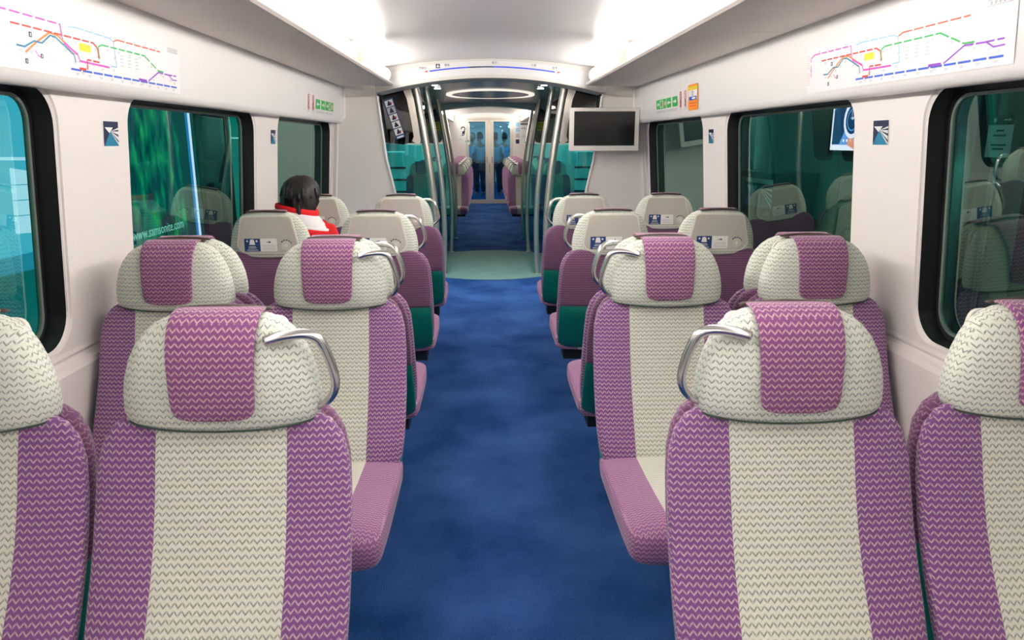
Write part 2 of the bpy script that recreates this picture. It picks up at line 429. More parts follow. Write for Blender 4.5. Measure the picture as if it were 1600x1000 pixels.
# floor
mb = MB(); mb.box(-1.42, 1.42, Y0, YF1+10, -.05, 0); struct(mb.build('floor', 'carpet'))
mb = MB(); k = 64
mb.rings([[(.02+1.02*math.cos(2*PI*i/k), 9.2+1.14*math.sin(2*PI*i/k), z) for i in range(k)] for z in (.0005, .004)], True)
tag(mb.build('floor_disc', 'disc'), 'round grey-green inlay in the blue carpet of the vestibule', 'floor mat')
mb = MB(); mb.box(-1.42, 1.42, Y0-.05, Y0, 0, 2.2); struct(mb.build('wall_back', 'wall'))

# partition between saloon and vestibule + arched header
INNER = [(.745, 0), (.80, .6), (.863, 1.06), (.925, 1.34), (.985, 1.88)]
for sgn, nm in ((-1, 'wall_partition_left'), (1, 'wall_partition_right')):
    mb = MB(); lp = [(sgn*(x), z) for x, z in INNER] + [(sgn*1.0, 2.09), (sgn*1.29, 2.09), (sgn*1.30, 1.69), (sgn*1.37, 1.66), (sgn*1.43, .8), (sgn*1.42, 0)]
    lp = lp if sgn > 0 else lp[::-1]
    mb.rings([[(x, 6.70, z) for x, z in lp], [(x, 6.76, z) for x, z in lp]], True)
    struct(mb.build(nm, 'part'))
    mb = MB()  # pale edge strip down the free edge and the corner
    for pts, wd in (([(sgn*(x-.006), z) for x, z in INNER], .012), ([(sgn*1.395, .83), (sgn*1.335, 1.66), (sgn*1.275, 1.70), (sgn*1.262, 1.95)], .012)):
        mb.rings(tube([(x, 6.695, z) for x, z in pts], wd, .012, 8), True)
    struct(mb.build('trim_%d' % tn, 'upper')); tn += 1
    mb = MB(); mb.box(min(sgn*.99, sgn*1.262), max(sgn*.99, sgn*1.262), 6.694, 6.70, 1.872, 1.878); struct(mb.build('trim_%d' % tn, 'bin')); tn += 1
def zb(x): return 2.010 - .118*(x/.93)**2
mb = MB(); xs = [-.95+1.9*i/40 for i in range(41)]
v = []; f = []
for x in xs:
    b_ = zb(x) if abs(x) < .93 else 1.892
    t_ = 2.166-.075*(x/.93)**2
    v += [(x, 6.40, b_), (x, 6.40, t_), (x, 6.44, t_+.01), (x, 6.76, t_+.02), (x, 6.76, b_), (x, 6.42, b_-.004)]
for i in range(40):
    for j in range(6): f.append((6*i+j, 6*i+(j+1) % 6, 6*i+6+(j+1) % 6, 6*i+6+j))
f += [(0, 1, 2, 3, 4, 5), tuple(240+j for j in (5, 4, 3, 2, 1, 0))]
mb.add(v, f); struct(mb.build('wall_header', 'header', smooth=True, sharp=30))
# a second header at the far side of the vestibule
mb = MB(); v = []
for x in xs:
    b_ = zb(x) if abs(x) < .93 else 1.892
    t_ = 2.17
    v += [(x, 11.5, b_), (x, 11.5, t_), (x, 11.52, t_), (x, 11.75, t_), (x, 11.75, b_), (x, 11.52, b_)]
mb.add(v, f); struct(mb.build('wall_far_header', 'upper', smooth=True, sharp=30))

# station strip on the header: white board, blue line, red end arrows
d = Decal((0, 6.3985, 0), (1, 0, 0), (0, 0, 1))
def arc(x0, x1, dz, n=16): return [(x0+(x1-x0)*i/n, 2.096+dz-.105*(x0+(x1-x0)*i/n)**2/.86**2) for i in range(n+1)]
d.slab(arc(-.86, .88, .047, 24)+list(reversed(arc(-.86, .88, -.060, 24))), 'board')
M_['lineblue'] = mat('line_blue', srgb(10, 50, 190), .4); M_['linenavy'] = mat('line_navy', srgb(14, 30, 70), .4)
d.line(arc(-.50, -.18, 0), .011, 'lineblue'); d.line(arc(-.18, .03, 0), .011, 'linenavy'); d.line(arc(.03, .535, 0), .011, 'lineblue')
for s_, x in ((-1, -.515), (1, .555)):
    z = 2.096-.105*x*x/.86**2; d.poly([(x, z-.009), (x+s_*.032, z), (x, z+.009)], 'red')
for x, cn, en in ((-.555, '博覽館', 'AsiaWorld-Expo'), (-.355, '機場', 'Airport'), (.035, '青衣', 'Tsing Yi'), (.36, '九龍', 'Kowloon'), (.535, '香港', 'Hong Kong')):
    z = 2.096-.105*x*x/.86**2
    if cn == '博覽館': z -= .0
    d.text(cn, x, z+.024, .022, 'black'); d.text(en, x, z+.012, .010, 'grey')
z = 2.096-.105*.43**2/.86**2
d.rect(-.447, -.413, z+.014, z+.048, 'linenavy')
d.poly([(-.430, z+.045), (-.426, z+.034), (-.416, z+.027), (-.426, z+.028), (-.428, z+.02), (-.430, z+.018), (-.432, z+.02), (-.434, z+.028), (-.444, z+.027), (-.434, z+.034)], 'white', 2)
tag(d.build('station_strip'), 'white arched station line strip with blue line above the vestibule opening', 'sign')

# ------------------------------------------------------------ lamps
def strip_lamp(sgn, y0, y1, label, group=None, m_='lamp'):
    root = tag(empty('strip_lamp', (sgn*.857, (y0+y1)/2, 2.022)), label, 'lamp', group)
    h = (y1-y0)/2; mb = MB(); k = 14
    rs = []
    for y, s_ in ((-h+.06, .9), (-h+.07, 1), (h-.07, 1), (h-.06, .9)):
        rs.append([(.055*s_*math.cos(2*PI*i/k), y, .053*s_*math.sin(2*PI*i/k)) for i in range(k)])
    mb.rings(rs, True); mb.build('diffuser', m_, root, smooth=True, sharp=60)
    for e in (-1, 1):
        mb = MB(); rs = []
        for t, r in ((-.075, .0585), (-.055, .059), (-.035, .057), (-.015, .050), (-.004, .034), (0, .01)):
            rs.append([(r*math.cos(2*PI*i/k), e*(h+t), r*.94*math.sin(2*PI*i/k)) for i in range(k)])
        mb.rings(rs, True); mb.build('end_cap', 'lampend', root, smooth=True)
    return root
sd = {-1: 'left', 1: 'right'}
for sgn in (-1, 1):
    strip_lamp(sgn, -2.4, .1, 'glowing strip lamp behind the viewpoint on the %s' % sd[sgn])
    strip_lamp(sgn, .2, 4.72, 'long glowing strip lamp over the near rows, %s side of the ceiling' % sd[sgn])
    strip_lamp(sgn, 4.86, 6.30, 'short glowing strip lamp ending at the arched header, %s side' % sd[sgn])
    strip_lamp(sgn, 11.8, 18.3, 'distant glowing strip lamp in the far saloon, %s of the gangway door' % sd[sgn], m_='lampfar')

# ------------------------------------------------------------ seats
def vz(x): return x
def make_seat(side):
    """faces -y; side: x sign of the grab handle, 0 for none"""
    root = empty('train_seat')
    mb = MB(); mb.rings(loft_z([(.43, .20, -.20, -.14), (.44, .235, -.207, -.12), (.47, .248, -.195, -.105), (.52, .254, -.165, -.085), (.58, .257, -.128, -.06), (.65, .258, -.088, -.028),
        (.72, .258, -.055, 0), (.80, .257, -.026, .025), (.87, .253, -.006, .042), (.915, .240, .008, .05), (.945, .218, .016, .053), (.962, .19, .021, .053), (.972, .15, .026, .050), (.976, .10, .030, .044)], 4.2, 44))
    mb.build('backrest', M_['back'], root, smooth=True)
    mb = MB(); mb.rings(loft_z([(.662, .247, -.03, .018), (.68, .250, -.016, .026), (.74, .251, .0, .048), (.80, .250, .018, .068), (.86, .247, .035, .088), (.91, .236, .045, .10), (.945, .215, .05, .106),
        (.965, .188, .054, .106), (.975, .15, .06, .10), (.979, .10, .066, .09)], 4.2, 40))
    mb.build('rear_cover', M_['rear'], root, smooth=True)
    mb = MB(); mb.rings(loft_z([(.385, .17, -.27, -.17), (.388, .21, -.275, -.15), (.40, .232, -.27, -.125), (.43, .243, -.20, -.10), (.47, .246, -.14, -.078), (.53, .248, -.10, -.045), (.60, .248, -.06, -.01), (.655, .248, -.032, .016), (.661, .246, -.03, .015)], 4.2, 40))
    mb.build('kick_panel', M_['teal'], root, smooth=True, sharp=60)
    # seat cushion
    rs = []
    for y, w_, z0, z1 in ((-.135, .235, .395, .445), (-.14, .246, .382, .458), (-.20, .252, .376, .463), (-.35, .252, .372, .466), (-.50, .251, .366, .474), (-.60, .249, .360, .482), (-.66, .246, .358, .482), (-.69, .240, .362, .472), (-.706, .228, .372, .456), (-.712, .20, .39, .44)):
        rs.append([(x, y, z) for x, z in sell(0, (z0+z1)/2, w_, (z1-z0)/2, 4.5, 40)])
    mb = MB(); mb.rings(rs); mb.build('seat_cushion', M_['seat'], root, smooth=True)
    # headrest body
    HR = [(.941, .15, .010, .09), (.944, .184, -.004, .10), (.952, .193, -.011, .108), (.972, .197, -.014, .111), (1.005, .196, -.014, .111), (1.04, .191, -.012, .111), (1.075, .181, -.007, .111), (1.105, .167, .001, .111),
          (1.130, .149, .016, .110), (1.148, .127, .028, .107), (1.159, .102, .040, .101), (1.165, .075, .054, .092)]
    mb = MB(); mb.rings(loft_z(HR, 2.9, 44))
    for i, (x, y, z) in enumerate(mb.v):
        k = max(0, min(1, (1.03-z)/.09)); mb.v[i] = (x, y, z-(.014*(1-(x/.19)**2)-.007)*k*k)
    hr = mb.build('headrest', M_['head'], root, smooth=True)
    sm_ = MB(); rs = []  # dark tube along the headrest's lower joint, painting in its shadow gap
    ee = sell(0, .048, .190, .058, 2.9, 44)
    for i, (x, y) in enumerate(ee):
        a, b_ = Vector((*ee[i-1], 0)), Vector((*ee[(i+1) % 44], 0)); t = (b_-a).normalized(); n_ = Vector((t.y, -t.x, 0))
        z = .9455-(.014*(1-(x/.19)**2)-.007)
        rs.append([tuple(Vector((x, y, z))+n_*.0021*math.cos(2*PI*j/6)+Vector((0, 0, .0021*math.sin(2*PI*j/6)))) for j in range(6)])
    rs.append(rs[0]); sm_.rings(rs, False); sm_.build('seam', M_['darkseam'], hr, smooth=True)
    # head flap draped over the top
    path = [(.092, 1.1675, .086, .004), (.07, 1.170, .088, .005), (.05, 1.168, .088, .005), (.030, 1.158, .088, .006), (.013, 1.142, .087, .007), (-.001, 1.118, .086, .008), (-.011, 1.085, .085, .008), (-.017, 1.045, .083, .009),
            (-.019, 1.01, .082, .009), (-.019, .991, .080, .009), (-.018, .978, .076, .009), (-.017, .971, .067, .008), (-.015, .967, .05, .006)]
    rs = []
    for i, (y, z, w_, t) in enumerate(path):
        a, b_ = path[max(i-1, 0)], path[min(i+1, len(path)-1)]
        ty, tz = b_[0]-a[0], b_[1]-a[1]; ln = math.hypot(ty, tz); ny, nz = tz/ln, -ty/ln
        rs.append([(x, y+ny*q, z+nz*q) for x, q in sell(0, 0, w_, t, 5, 32)])
    mb = MB(); mb.rings(rs); mb.build('head_flap', M_['pad'], hr, smooth=True, sharp=70)
    mb = MB(); rs = []
    for x in (-.098, -.09, -.05, 0, .05, .09, .098):
        e = .0 if abs(x) < .095 else .003
        zc = 1.1645+.007*(1-(x/.1)**2)
        rs.append([(x, .098+.008*math.cos(t), zc+(.0045-e)*math.sin(t)) for t in [2*PI*i/8 for i in range(8)]])
    mb.rings(rs); mb.build('top_trim', M_['darktrim'], hr, smooth=True)
    # hard plastic panel on the rear
    out = round_poly([(-.116, 1.142), (.116, 1.142), (.146, 1.0), (.112, .968), (-.112, .968), (-.146, 1.0)], .02)
    grow = [(x*1.045, 1.055+(z-1.055)*1.07) for x, z in out]
    mb = MB(); prism(mb, grow, lambda x, z: (x, .104, z), lambda x, z: (x, .1145, z)); 
    rim = mb.build('panel_rim', M_['rim'], hr)
    mb = MB(); prism(mb, out, lambda x, z: (x, .108, z), lambda x, z: (x, .1165, z)); pn = mb.build('rear_panel', M_['panel'], hr)
    # stickers, seen from behind: viewer's right is -x
    d = Decal((0, .1172, 0), (-1, 0, 0), (0, 0, 1))
    d.rect(-.112, -.036, .976, 1.038, 'blue', 0)
    d.poly([(-.088, 1.008), (-.060, 1.008), (-.064, 1.031), (-.069, 1.034), (-.079, 1.034), (-.084, 1.031)], 'white', 1)
    for a in (-.098, -.052): d.circle(a, 1.026, .005, 'white', 1, k=8)
    for i, (z, wd) in enumerate(((.998, .032), (.991, .040), (.981, .052))): d.rect(-.074-wd/2, -.074+wd/2, z, z+.0025, 'white', 1)
    d.build('priority_sticker', pn)
    d = Decal((0, .1172, 0), (-1, 0, 0), (0, 0, 1))
    d.poly(rrect(-.034, .046, .976, 1.038, .004, 2), 'white', 0)
    d.rect(-.004, .010, 1.0195, 1.0225, 'black', 1); d.poly([(.007, 1.014), (.018, 1.021), (.007, 1.028), (.010, 1.021)], 'black', 1)
    for z in (1.004, .998, .990, .984): d.rect(-.024, .036, z, z+.0018, 'lgrey', 1)
    d.build('arrow_sticker', pn)
    mb = MB()
    for r0, r1, y1 in ((.016, .021, .1205), (.0, .0125, .1200)):
        k = 20; xc, zc = -.090, 1.003
        if r0: mb.rings([[(xc+r*math.cos(2*PI*i/k), y, zc+r*math.sin(2*PI*i/k)) for i in range(k)] for r, y in ((r0, .117), (r0, y1), (r1, y1), (r1, .117))], False)
        else: mb.rings([[(xc+r*math.cos(2*PI*i/k), y, zc+r*math.sin(2*PI*i/k)) for i in range(k)] for r, y in ((r1, .117), (r1, y1), (r1*.8, y1+.001))], True)
    dl = mb.build('dial', M_['rim'], pn, smooth=True, sharp=40)
    d = Decal((0, .1172, 0), (-1, 0, 0), (0, 0, 1))
    for i in range(5): d.circle(.090, 1.003, .030, 'black', 1, r2=.0265+i*-.0004, t0=20+i*26, t1=38+i*26)
    d.build('dial_marks', pn)
    # cantilever beam under the cushion, running towards the side wall
    mb = MB(); mb.box(-.20, .20, -.36, -.24, .30, .372); mb.build('support_beam', M_['ped'], root)
    if side:
        pts = [(.106, .002, 1.121), (.122, .004, 1.126), (.150, .010, 1.131), (.182, .020, 1.130), (.203, .028, 1.116), (.215, .03, 1.092), (.225, .03, 1.062), (.231, .03, 1.030), (.226, .03, 1.005), (.212, .03, .986), (.195, .034, .975), (.176, .045, .970)]
        mb = MB(); mb.rings(tube([(side*x, y, z) for x, y, z in smooth_path(pts, 3)], 1, 1, 14))
        n_ = len(mb.v)//14
        for i in range(n_):        # flat oval bar that slims towards its lower end
            seg = mb.v[i*14:(i+1)*14]; c_ = [sum(p[q] for p in seg)/14 for q in range(3)]; t = i/(n_-1); ra = .0115*(1-t)+.0075*t; rb = .0155*(1-t)+.0105*t
            for j in range(14):
                v_ = [seg[j][q]-c_[q] for q in range(3)]; mb.v[i*14+j] = (c_[0]+v_[0]*ra, c_[1]+v_[1]*rb, c_[2]+v_[2]*ra)
        mb.build('grab_handle', M_['steel'], root, smooth=True)
    return root
protos = {s_: make_seat(s_) for s_ in (1, -1, 0)}
used = set()
XA, XWN = .584, 1.117
def seat(sgn, col, y, away, label, group):
    x = sgn*(XA if col == 'aisle' else XWN)
    hs = 0 if col != 'aisle' else (-sgn if not away else sgn)   # handle on the aisle side, in the seat's own frame
    p = protos[hs]
    if hs in used: o = copy_tree(p)
    else: used.add(hs); o = p
    o.location = (x, y, 0); o.rotation_euler = (0, 0, PI if away else 0)
    tag(o, label, 'seat', group); return o
NEAR = [(1.40, 0, 'nearest row'), (2.484, 0, 'second row, cream headrest with purple flap'), (2.728, 1, 'third row, back to back with the second'),
        (3.75, 1, 'fourth row, grey rear panel showing'), (4.855, 1, 'fifth row, grey rear panel before the partition')]
for y, aw, txt in NEAR:
    for sgn in (-1, 1):
        for col in ('aisle', 'window'):
            seat(sgn, col, y, aw, 'purple %s seat %s of the aisle, %s' % (col, sd[sgn], txt), 'striped seats in the near saloon')
ords = ['first', 'second', 'third', 'fourth', 'fifth']
for i in range(5):
    for sgn in (-1, 1):
        for col in ('aisle', 'window'):
            seat(sgn, col, 12.5+1.104*i, 0, '%s %s seat beyond the vestibule, %s of the aisle' % (ords[i], col, sd[sgn]), 'striped seats in the far saloon')

# ------------------------------------------------------------ wall graphics
MAPC = {'pk': (232, 70, 200), 'rd': (228, 50, 30), 'or': (245, 140, 40), 'tl': (30, 130, 165), 'sk': (150, 205, 240), 'gr': (20, 190, 90), 'co': (235, 90, 50), 'pu': (150, 60, 205), 'bl': (35, 95, 215), 'yl': (255, 225, 0)}
for k_, c in MAPC.items(): M_['map'+k_] = mat('map_ink_'+{'pk': 'pink', 'rd': 'red', 'or': 'orange', 'tl': 'teal', 'sk': 'sky', 'gr': 'green', 'co': 'coral', 'pu': 'purple', 'bl': 'blue', 'yl': 'yellow'}[k_], srgb(*c), .4)
M_['mappaper'] = mat('map_film', srgb(243, 241, 241), .3)
def on_upper(sgn, yl, z0, z1, lift=.003):
    """frame on the upper wall panel; yl is the y of the left end as a rider reads it"""
    x0, x1 = UX(z0)-lift, UX(z1)-lift
    u = (0, 1, 0) if sgn < 0 else (0, -1, 0)
    return Decal((sgn*x0, yl, z0), u, (sgn*(x1-x0), 0, z1-z0))
LINES = [
 ('mappk', .0046, (.045, .012), [[(.028, .42), (.026, .95), (.058, 1.03), (.298, 1.02), (.305, .71)]]),
 ('mappk', .0060, None, [[(.309, .66), (.369, .48), (.378, .345), (.526, .331)]]),
 ('maprd', .0050, (.040, .010), [[(.105, .814), (.446, .807), (.468, .72), (.474, .476)], [(.474, .40), (.413, .407), (.412, .19)]]),
 ('maprd', .0080, None, [[(.373, .18), (.405, .18)]]),
 ('mapor', .0060, None, [[(.153, .31), (.197, .552), (.252, .80), (.284, .78), (.365, .48)]]),
 ('maptl', .0052, None, [[(.121, .421), (.15, .414), (.188, .56), (.218, .555), (.253, .745), (.275, .735), (.352, .455), (.358, .303)]]),
 ('mapsk', .0040, (.05, .006), [[(.331, 1.01), (.364, 1.04), (.531, 1.014), (.555, .95), (.567, .372), (.533, .366)]]),
 ('mapgr', .0052, (.045, .011), [[(.476, .483), (.471, .745), (.490, .81), (.74, .807), (.833, .497), (.875, .49)]]),
 ('mapco', .0046, (.050, .010), [[(.556, .966), (.578, 1.02), (.85, 1.014)]]),
 ('mappu', .0046, None, [[(.76, .172), (.834, .455)]]),
 ('mappu', .0050, (.04, .010), [[(.834, .455), (.904, .441), (.968, .448)]]),
 ('mappu', .0044, None, [[(.909, .441), (.935, .324), (.971, .331)]]),
 ('mappu', .0090, None, [[(.698, .175), (.75, .170)]]),
 ('mapbl', .0062, (.056, .009), [[(.334, .145), (.974, .130)]])]
for sgn, yl, lb in ((-1, 1.945, 'coloured railway route map on the left wall above the windows'), (1, 3.112, 'coloured railway route map on the right wall above the windows')):
    d = on_upper(sgn, yl, 1.69, 1.852); Wd, Hd = 1.215, .145
    d.v = d.v; S_ = lambda p: (p[0]*Wd, p[1]*Hd*.93+.002)
    d.poly([(-.005, -.003), (Wd, -.003), (Wd, .165), (-.005, .165)], 'mappaper', 0)
    for m_, wd, dash, pls in LINES:
        for pl in pls: d.line([S_(p) for p in pl], wd, m_, 2 if m_ != 'mapor' else 1, dash)
    d.rect(.379*Wd, .434*Wd, .545*Hd, .70*Hd, 'mapyl', 1)
    rr = random.Random(3)
    for m_, wd, dash, pls in LINES:                      # tiny grey name marks beside the stops
        for pl in pls:
            for a, b_ in zip(pl, pl[1:]):
                n = max(1, int(abs(b_[0]-a[0])*18))
                for i in range(n):
                    t = (i+.5)/n; u_, v_ = a[0]+(b_[0]-a[0])*t, a[1]+(b_[1]-a[1])*t
                    x, y = S_((u_, v_)); y += -.011 if v_ < .9 else .008
                    d.rect(x-.009, x+.009, y, y+.0018, 'lgrey', 1); d.rect(x-.007, x+.007, y-.0035, y-.0020, 'lgrey', 1)
    for cx in (.60, .645, .69):
        for cy in (.66, .58, .50, .42): x, y = S_((cx, cy)); d.rect(x-.012, x+.010, y, y+.0022, 'lgrey', 1)
    for x, y, s_ in ((.17, .62, .014), (.15, .10, .013), (.21, .25, .012)):
        q = S_((x, y)); d.rect(q[0], q[0]+s_, q[1], q[1]+s_, 'linenavy', 1); d.rect(q[0]+s_*.35, q[0]+s_*.65, q[1]+s_*.2, q[1]+s_*.8, 'white', 2)
    d.line([(-.0+.19*Wd, .37*Hd), (.20*Wd, .29*Hd), (.215*Wd, .25*Hd)], .003, 'mappk', 1)
    x0, x1 = .905*Wd, .985*Wd
    for r_ in ((x0, x1, .147, .1495), (x0, x1, .161, .1635), (x0, x0+.0025, .147, .1635), (x1-.0025, x1, .147, .1635)): d.rect(*r_, 'lgrey', 1)
    for i in range(5): d.rect(x0+.010+i*.017, x0+.020+i*.017, .151, .1595, 'lgrey', 1)
    if sgn > 0:
        for y in (.20, .32, .44, .66, .78, .90): d.line([(.0, y*Hd), (.018, y*Hd), (.018, y*Hd+.010), (.0, y*Hd+.010), (.0, y*Hd)], .0012, 'mapor', 1)
    tag(d.build('route_map'), lb, 'map')
def green_sign(sgn, yl, wd, z0, z1, kind, lb):
    d = on_upper(sgn, yl, z0, z1); h = z1-z0
    if kind == 'exit':      # running figure and door
        d.rect(0, wd, 0, h, 'green', 0)
        d.rect(wd*.38, wd*.70, h*.12, h*.88, 'white', 1); d.rect(wd*.44, wd*.64, h*.22, h*.80, 'green', 2)
        d.poly([(wd*.08, h*.5), (wd*.22, h*.75), (wd*.22, h*.60), (wd*.34, h*.60), (wd*.34, h*.40), (wd*.22, h*.40), (wd*.22, h*.25)], 'white', 1)
        d.rect(wd*.76, wd*.84, h*.2, h*.8, 'orange', 1); d.rect(wd*.88, wd*.95, h*.3, h*.7, 'white', 1)
    else:
        d.rect(0, wd, 0, h, 'green', 0); d.rect(wd*.45, wd*.56, 0, h, 'white', 1)
        d.poly([(wd*.06, h*.5), (wd*.20, h*.75), (wd*.20, h*.58), (wd*.38, h*.58), (wd*.38, h*.42), (wd*.20, h*.42), (wd*.20, h*.25)], 'white', 1)
        d.poly([(wd*.94, h*.5), (wd*.80, h*.75), (wd*.80, h*.58), (wd*.64, h*.58), (wd*.64, h*.42), (wd*.80, h*.42), (wd*.80, h*.25)], 'white', 1)
    d.rect(0, wd, -.018, -.015, 'lgrey', 0); d.rect(0, wd, -.026, -.023, 'lgrey', 0)
    tag(d.build('emergency_sign'), lb, 'sign', 'green emergency signs above the windows')
green_sign(-1, 5.62, .30, 1.733, 1.80, 'arr', 'green two-arrow emergency sign on the left wall, beside the round red warnings')
green_sign(-1, 5.95, .29, 1.733, 1.80, 'exit', 'green door emergency sign on the left wall, next to the partition')
green_sign(1, 5.85, .31, 1.733, 1.80, 'exit', 'green door emergency sign on the right wall, next to the partition')
green_sign(1, 5.52, .30, 1.733, 1.80, 'arr', 'green two-arrow emergency sign on the right wall, beside the round red warnings')
def ban(sgn, yl, lb):
    d = on_upper(sgn, yl, 1.735, 1.81)
    d.circle(.05, .058, .030, 'red', 1, r2=.024); d.line([(.03, .078), (.07, .038)], .004, 'red', 2); d.rect(.044, .056, .042, .074, 'lgrey', 1)
    d.circle(.05, .008, .026, 'red', 1, r2=.020); d.line([(.033, .026), (.067, -.010)], .004, 'red', 2); d.rect(.045, .055, -.008, .026, 'black', 1)
    d.rect(.02, .08, -.030, -.027, 'lgrey', 1)
    tag(d.build('prohibition_sign'), lb, 'sign', 'round red prohibition signs above the windows')
ban(-1, 5.34, 'pair of red prohibition circles on the left wall, farther from the green signs'); ban(-1, 5.48, 'pair of red prohibition circles on the left wall, touching the green signs')
ban(1, 5.18, 'pair of red prohibition circles on the right wall, touching the green signs'); ban(1, 5.06, 'pair of red prohibition circles on the right wall, touching the orange notice')
d = on_upper(1, 4.94, 1.69, 1.85)
d.poly(rrect(0, .235, 0, .158, .02, 4), 'orange', 0); d.rect(.012, .222, .118, .146, 'yellow', 1)
d.rect(.016, .218, .062, .122, 'white', 2); d.rect(.03, .205, .062, .084, 'lineblue', 3); d.rect(.10, .18, .067, .079, 'white', 4)
d.circle(.115, .102, .016, 'lineblue', 3, r2=.010)
for z in (.040, .024): d.rect(.04, .19, z, z+.006, 'red', 1)
tag(d.build('notice'), 'tall orange and yellow notice with a blue picture on the right wall', 'sign')

# destination emblem stickers on the pillars between the windows
def emblem(sgn, yc, lb):
    z0 = 1.485; x0, x1 = XW(z0)-.0012, XW(1.57)-.0012
    u = (0, 1, 0) if sgn < 0 else (0, -1, 0); w_ = .105; h = .085
    d = Decal((sgn*x0, yc-(w_/2 if sgn < 0 else -w_/2), z0), u, (sgn*(x1-x0), 0, .085))
    d.rect(-.004, w_+.004, -.004, h+.004, 'white', 0); d.rect(0, w_, 0, h, 'linenavy', 1)
    d.poly([(0, 0), (w_, 0), (w_*.45, h*.62)], 'maptl', 2)
    d.poly([(w_*.06, h*.76), (w_*.62, h*.76), (w_*.38, h*.52)], 'white', 2)
    for a, b_ in ((.76, .68), (.60, .46), (.36, .20), (.10, -.0)):
        a, b_ = max(a, 0), max(b_, 0); d.poly([(w_*.44, h*.60), (w_, h*b_), (w_, h*a)], 'white', 3)
    tag(d.build('emblem_sticker'), lb, 'sticker', 'blue emblem stickers on the window pillars')
emblem(-1, 2.745, 'blue emblem sticker with white rays on the nearest left pillar'); emblem(-1, 4.80, 'blue emblem sticker with white rays on the farther left pillar, above the red-jacketed rider')
emblem(1, 2.678, 'blue emblem sticker with white rays on the nearest right pillar'); emblem(1, 4.72, 'blue emblem sticker with white rays on the farther right pillar')

# ------------------------------------------------------------ television
root = tag(empty('television', (.975, 6.5, 1.595)), 'blank wall screen in a silver frame hanging before the right partition', 'television')
mb = MB(); lp = rrect(-.30, .30, -.18, .18, .012, 3); li = rrect(-.262, .262, -.135, .150, .004, 3)
mb.rings([[(x, .02, z) for x, z in lp], [(x, -.02, z) for x, z in lp], [(x*.985, -.027, z*.98) for x, z in lp], [(x, -.026, z) for x, z in li], [(x, -.014, z) for x, z in li]], False)
mb.rings([[(x, .02, z) for x, z in lp], [(x*.9, .045, z*.85) for x, z in lp]], True)
mb.build('frame', 'tvf', root)
mb = MB(); mb.box(-.263, .263, -.016, -.010, -.136, .151); mb.build('screen', 'tvs', root)
mb = MB(); mb.box(-.08, .08, .04, .196, -.07, .07); mb.build('bracket', 'bin', root)

# ------------------------------------------------------------ draught screens and poles
def screen(sgn, y, far, lb):
    root = tag(empty('draught_screen', (sgn*.8, y, 0)), lb, 'glass screen', 'glass draught screens beside the vestibule')
    lo = Vector(root.location)
    ins = [(.745, .0), (.80, .6), (.863, 1.06), (.925, 1.34), (.945, 1.48)]
    out = [(.50, .0), (.525, .5), (.56, .97), (.62, 1.46)]
    if far: ins = [(1.40, 0), (1.41, .8), (1.375, 1.46)]
    lower = ins + list(reversed(out))
    up_in = [(.945, 1.49), (.985, 1.88)] if not far else [(1.375, 1.47), (1.28, 1.88)]
    upper = up_in + [(.90, 1.905), (.78, 1.975), (.735, 1.86), (.70, 1.66), (.685, 1.54), (.72, 1.485), (.78, 1.47)]
    def pr(lp, th, name, m_, dy=0):
        mb = MB(); q = [(sgn*x-lo.x, z) for x, z in lp]
        prism(mb, q, lambda x, z: (x, dy-th, z), lambda x, z: (x, dy+th, z)); return mb.build(name, m_, root)
    pr(lower, .004, 'lower_pane', 'tealglass'); pr(upper, .004, 'upper_pane', 'darkglass')
    band = [(.78, 1.975), (.735, 1.86), (.70, 1.66), (.685, 1.54), (.70, 1.50), (.64, 1.465), (.625, 1.50), (.645, 1.66), (.675, 1.86), (.71, 1.985)]
    pr(band, .012, 'edge_frame', 'pole')
    return root
screen(-1, 6.82, 0, 'teal and smoked glass screen left of the vestibule with a column of safety stickers')
screen(1, 6.82, 0, 'teal and smoked glass screen right of the vestibule, partly behind the television')
screen(-1, 11.42, 1, 'distant teal glass screen left of the aisle with a yellow notice'); screen(1, 11.42, 1, 'distant teal glass screen right of the aisle with a yellow notice')
for sgn in (-1, 1):
    d = Decal((sgn*.80-(.09 if sgn < 0 else .09), 11.41, 1.655), (1, 0, 0), (0, 0, 1)); d.slab([(0, 0), (.18, 0), (.18, .125), (0, .125)], 'yellow')
    for z in (.09, .06, .03): d.rect(.02, .16, z, z+.008, 'black', 1)
    tag(d.build('yellow_notice'), 'yellow notice on the distant glass screen %s of the aisle' % sd[sgn], 'sign', 'yellow notices on the far screens')
# column of safety pictograms on the left screen
a = Vector((-.905, 6.8145, 1.865)); b_ = Vector((-.80, 6.8145, 1.525)); v = (a-b_).normalized()
d = Decal(b_, Vector((v.z, 0, -v.x)), v); H = (a-b_).length
d.poly(rrect(-.045, .045, 0, H, .006, 2), 'blue', 0)
for i in range(5):
    z0 = .035+i*(H-.04)/5; z1 = z0+(H-.04)/5-.008
    d.rect(-.036, .036, z0, z1, 'white' if i != 3 else 'lgrey', 1); zc = (z0+z1)/2
    d.poly([(-.022, z0+.008), (.020, z0+.008), (.012, zc+.008), (-.010, zc+.010)], 'linenavy', 2); d.circle(0, zc+.014, .008, 'linenavy', 2, k=8)
    if i % 2 == 0: d.rect(.010, .026, zc-.008, zc+.004, 'red', 3)
d.rect(-.030, .030, .008, .022, 'white', 1)
tag(d.build('safety_sticker'), 'tall blue sticker of five safety pictograms on the left glass screen', 'sticker')
PX = [(2.05, .69), (1.86, .655), (1.66, .622), (1.45, .588), (1.2, .556), (.95, .532), (.7, .522), (.45, .52), (.2, .530), (.0, .545)]
pn = ['foremost', 'second', 'third', 'rearmost']
